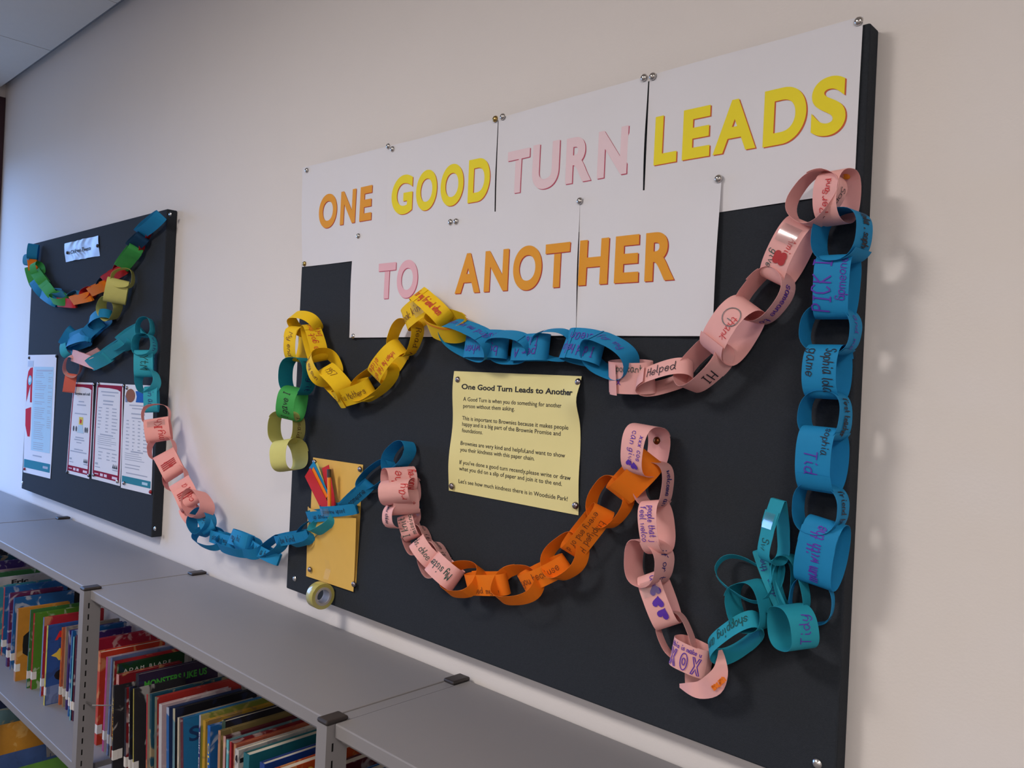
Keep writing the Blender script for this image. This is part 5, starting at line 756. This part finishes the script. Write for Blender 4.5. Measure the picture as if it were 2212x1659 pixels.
# ---------------------------------------------------------------- books
BC = dict(teal=(40, 120, 130), pinkgrey=(176, 150, 156), navy=(30, 42, 80), green=(64, 130, 60), white=(214, 208, 208), tealpat=(60, 150, 170), red=(196, 40, 50), blue=(30, 104, 176), purple=(70, 44, 120), redpurple=(110, 40, 90), black=(24, 22, 30), tan=(206, 150, 110), amber=(224, 150, 50),
          greenred=(90, 150, 44), paleblue=(130, 150, 200), yellow=(228, 210, 60), bluepic=(48, 92, 170), orange=(232, 112, 40), tanred=(206, 110, 80), greybeige=(170, 160, 146), aqua=(110, 196, 204), maroon=(96, 26, 40), crimson=(176, 28, 60), vermilion=(222, 62, 28), magenta=(196, 60, 140), pinkwhite=(218, 190, 198),
          redbeige=(204, 180, 140), darkgreen=(28, 72, 40), charcoal=(44, 42, 48), rose=(226, 160, 152), maroonwhite=(140, 22, 34), darkred=(140, 22, 32), yellowgrey=(200, 190, 90), nightpurple=(44, 28, 62), beigegrey=(176, 166, 148), tealdark=(26, 84, 108), greygreen=(120, 124, 100), redgrey=(190, 50, 44), navyorange=(40, 60, 110),
          greyteal=(110, 150, 160), cream=(222, 206, 176), bluepat=(40, 130, 190), indigo=(56, 50, 130), greenyellow=(140, 150, 60), gold=(216, 170, 60), azure=(20, 110, 200), greenblack=(60, 80, 60), olive=(150, 130, 80), palepink=(220, 170, 160), cow=(222, 216, 208), tealdeep=(34, 120, 130), royal=(24, 70, 160), palegreen=(170, 176, 140), orangered=(216, 84, 30), bigamber=(226, 156, 44), creamblue=(60, 90, 150))
def bmat(c):
    new = 'book_' + c not in MATS
    m = mat('book_' + c, [k * .84 for k in BC[c]], .45, var=.2, scale=35)
    if new:                                       # printed cover art: soft irregular patches of a lighter and a darker tint
        nt = m.node_tree; n = nt.nodes; p = n['Principled BSDF']; src = p.inputs['Base Color'].links[0].from_socket
        tc = n.new('ShaderNodeTexCoord'); oi = n.new('ShaderNodeObjectInfo'); ad = n.new('ShaderNodeVectorMath'); ad.operation = 'MULTIPLY_ADD'
        nt.links.new(tc.outputs['Object'], ad.inputs[0]); ad.inputs[1].default_value = (1, 1, 1); nt.links.new(oi.outputs['Random'], ad.inputs[2])
        no = n.new('ShaderNodeTexNoise'); no.inputs['Scale'].default_value = 22; no.inputs['Detail'].default_value = 2; no.inputs['Distortion'].default_value = 1.2
        nt.links.new(ad.outputs[0], no.inputs['Vector'])
        cr = n.new('ShaderNodeValToRGB'); cr.color_ramp.interpolation = 'EASE'; e = cr.color_ramp.elements
        e[0].position = .57; e[0].color = (0, 0, 0, 1); e[1].position = .66; e[1].color = (.38, .38, .38, 1)
        nt.links.new(no.outputs['Fac'], cr.inputs['Fac'])
        h = sum(map(ord, c)) % 3; tint = [lin(226, 190, 120), lin(230, 226, 222), lin(40, 50, 90)][h]
        mx = n.new('ShaderNodeMix'); mx.data_type = 'RGBA'; nt.links.new(cr.outputs['Color'], mx.inputs['Factor']); nt.links.new(src, mx.inputs['A']); mx.inputs['B'].default_value = (*tint, 1)
        nt.links.new(mx.outputs['Result'], p.inputs['Base Color'])
    return m
M_PAGES = mat('page_edges', (206, 196, 178), .85, var=.1, scale=400)
M_STICK = mat('white_spine_sticker', (214, 210, 206), .6)
M_LETW = mat('white_lettering', (214, 212, 206), .5, var=0); M_LETY = mat('yellow_lettering', (220, 190, 70), .5, var=0); M_LETG = mat('green_lettering', (60, 150, 50), .5, var=0); M_LETR = mat('red_lettering', (214, 40, 40), .5, var=0); M_LETK = mat('dark_lettering', (24, 20, 24), .5, var=0); M_LETB = mat('dark_blue_lettering', (24, 52, 100), .5, var=0); M_LETS = mat('silver_lettering', (140, 140, 146), .5, var=0)
def tmesh(root, text, m, O, U, V, length, height, bold=.02):
    vv, ff = glyphs(text, bold); lo, hi = vv.min(0), vv.max(0); b = MB()
    b.add([O + U * ((x - lo[0]) / (hi[0] - lo[0]) * length) + V * ((y - lo[1]) / (hi[1] - lo[1]) * height) for x, y in vv], ff)
    return b.build('title', m, root)
prev = {}
for bi, (x, y, z, th, h, dep, lean, spine, cover, desc, ex) in enumerate(BK):
    a = math.radians(lean)
    # the measured point is the top left of the spine; put the foot where the lean takes it
    fx = x - math.tan(a) * h
    hh = h / math.cos(a) - (abs(math.sin(a)) * th)
    dep = min(dep, -.012 - y)
    r = empty('book', (fx, y, z)); r.rotation_euler = (0, a, 0)
    tag(r, desc, 'book', 'library books on the upper shelf' if z > .5 else 'library books on the lower shelf')
    t = .0016
    b = MB()
    b.box((0, 0, 0), (t, dep, hh), 1); b.box((th - t, 0, 0), (th, dep, hh), 1); b.box((t, 0, 0), (th - t, t, hh), 0)
    b.box((0, -.0004, 0), (th, 0, hh), 0)
    b.build('cover', [bmat(spine), bmat(cover)], r)
    b = MB(); b.box((t, t, .002), (th - t, dep - .003, hh - .003)); b.build('pages', M_PAGES, r)
    if z > .5 and h < .30:
        b = MB(); b.box((-.0003, -.0009, .028), (th + .0003, .011, .05)); b.build('spine_label', M_STICK, r)
    X, Y, Z = Vector((1, 0, 0)), Vector((0, 1, 0)), Vector((0, 0, 1))
    R0 = Vector((th + .0004, 0, 0))
    for e in ex:
        k = e.split(':')
        if k[0] == 't':
            if k[1] == 'AD': tmesh(r, 'AD', M_LETR, R0 + Y * .018 + Z * (hh - .042), Y, Z, .05, .024, .05)
            elif k[1] == 'Eric': tmesh(r, 'Eric', M_LETK, R0 + Y * .06 + Z * (hh - .026), Y, Z, .05, .016, .04)
            elif k[1] == 'charge': tmesh(r, 'charge', M_LETS, R0 + Y * .03 + Z * (hh - .024), Y, Z, .12, .014, .03)
            else: tmesh(r, 'A D A M   B L A D E', M_LETW, R0 + Y * .012 + Z * (hh - .021), Y, Z, .115, .008, .01)
        elif k[0] == 'g': tmesh(r, k[1], M_LETG, R0 + Y * .012 + Z * (hh - .034), Y, Z, .15, .016, .03)
        elif k[0] == 's': tmesh(r, k[2], M_LETW if k[1] == 'white' else M_LETY, Vector((th * .2, -.001, hh * .86)), -Z, X, hh * .5, th * .6, .02)
        elif k[0] == 'c': tmesh(r, k[1], M_LETB, R0 + Y * .012 + Z * (hh - .05), Y, Z, .05, .03, .02)
        elif k[0] == 'c2': tmesh(r, k[1], M_LETY, R0 + Y * .06 + Z * (hh - .03), Y, Z, .06, .02, .03)
        elif k[0] == 'art':
            b = MB(); P2 = lambda u, v: R0 + Y * u + Z * v
            b.add([P2(.05 + .035 * math.cos(i * .524) * (1 + .12 * (i % 2)), .105 + .045 * math.sin(i * .524) * (1 + .12 * (i % 2))) for i in range(12)], [tuple(range(12))]); b.build('cover_drawing', M_LETK, r)
        elif k[0] == 'art2':
            P2 = lambda u, v: R0 + Y * u + Z * v
            b = MB(); b.add([P2(.05 + .03 * math.cos(i * .524), .078 + .018 * math.sin(i * .524)) for i in range(12)], [tuple(range(12))]); b.build('cover_drawing', M_LETK, r)
            b = MB(); b.add([P2(.04 + .02 * math.cos(i * .628) * (1 + .5 * (i % 2)), .135 + .012 * math.sin(i * .628) * (1 + .5 * (i % 2))) for i in range(10)], [tuple(range(10))]); b.build('cover_drawing', M_LETY, r)
            b = MB(); b.add([P2(0.002, 0.002), P2(.13, .002), P2(.13, .06), P2(.002, .05)], [(0, 1, 2, 3)]); b.build('cover_band', bmat('paleblue'), r)
        elif k[0] == 'cow':
            b = MB(); q = random.Random(2)
            for i in range(7):
                u = .01 + i * .025; v = hh - q.uniform(.008, .02); s_ = q.uniform(.004, .008)
                b.add([R0 + Y * (u - s_) + Z * (v - s_ * .6), R0 + Y * (u + s_) + Z * (v - s_ * .5), R0 + Y * (u + s_ * .8) + Z * (v + s_ * .6), R0 + Y * (u - s_) + Z * (v + s_ * .5)], [(0, 1, 2, 3)])
            for i in range(6):
                v = hh - .02 - i * .026; b.add([Vector((th * .15, -.0009, v)), Vector((th * .8, -.0009, v - .004)), Vector((th * .7, -.0009, v + .011)), Vector((th * .3, -.0009, v + .008))], [(0, 1, 2, 3)])
            b.build('cow_patches', M_LETK, r)
        elif k[0] == 'badge':
            b = MB(); c_ = R0 + Y * .04 + Z * (hh - .047) + X * .0003; n = 40
            b.add([c_] + [c_ + (Y * math.cos(2 * math.pi * i / n) + Z * math.sin(2 * math.pi * i / n)) * (.026 if i % 2 else .0235) for i in range(n)], [(0, 1 + i, 1 + (i + 1) % n) for i in range(n)]); b.build('round_badge', M_LETW, r)
            b = MB(); c_ = c_ + X * .0003; b.add([c_] + [c_ + (Y * math.cos(math.pi / 2 + math.pi * i / 5) + Z * math.sin(math.pi / 2 + math.pi * i / 5)) * (.009 if i % 2 == 0 else .004) for i in range(10)], [(0, 1 + i, 1 + (i + 1) % 10) for i in range(10)]); b.build('badge_star', M_LETK, r)
            tmesh(r, 'Creep', M_LETK, R0 + Y * .085 + Z * (hh - .05), Y, Z, .07, .022, -.005)
        elif k[0] == 'spots':
            b = MB()
            for u, v in ((.03, .03), (.05, .05), (.028, .075)):
                c_ = R0 + Y * u + Z * (hh - v); b.add([c_ + (Y * math.cos(i * .785) + Z * math.sin(i * .785)) * .005 for i in range(8)], [tuple(range(8))])
            b.build('cover_spots', bmat('amber'), r)
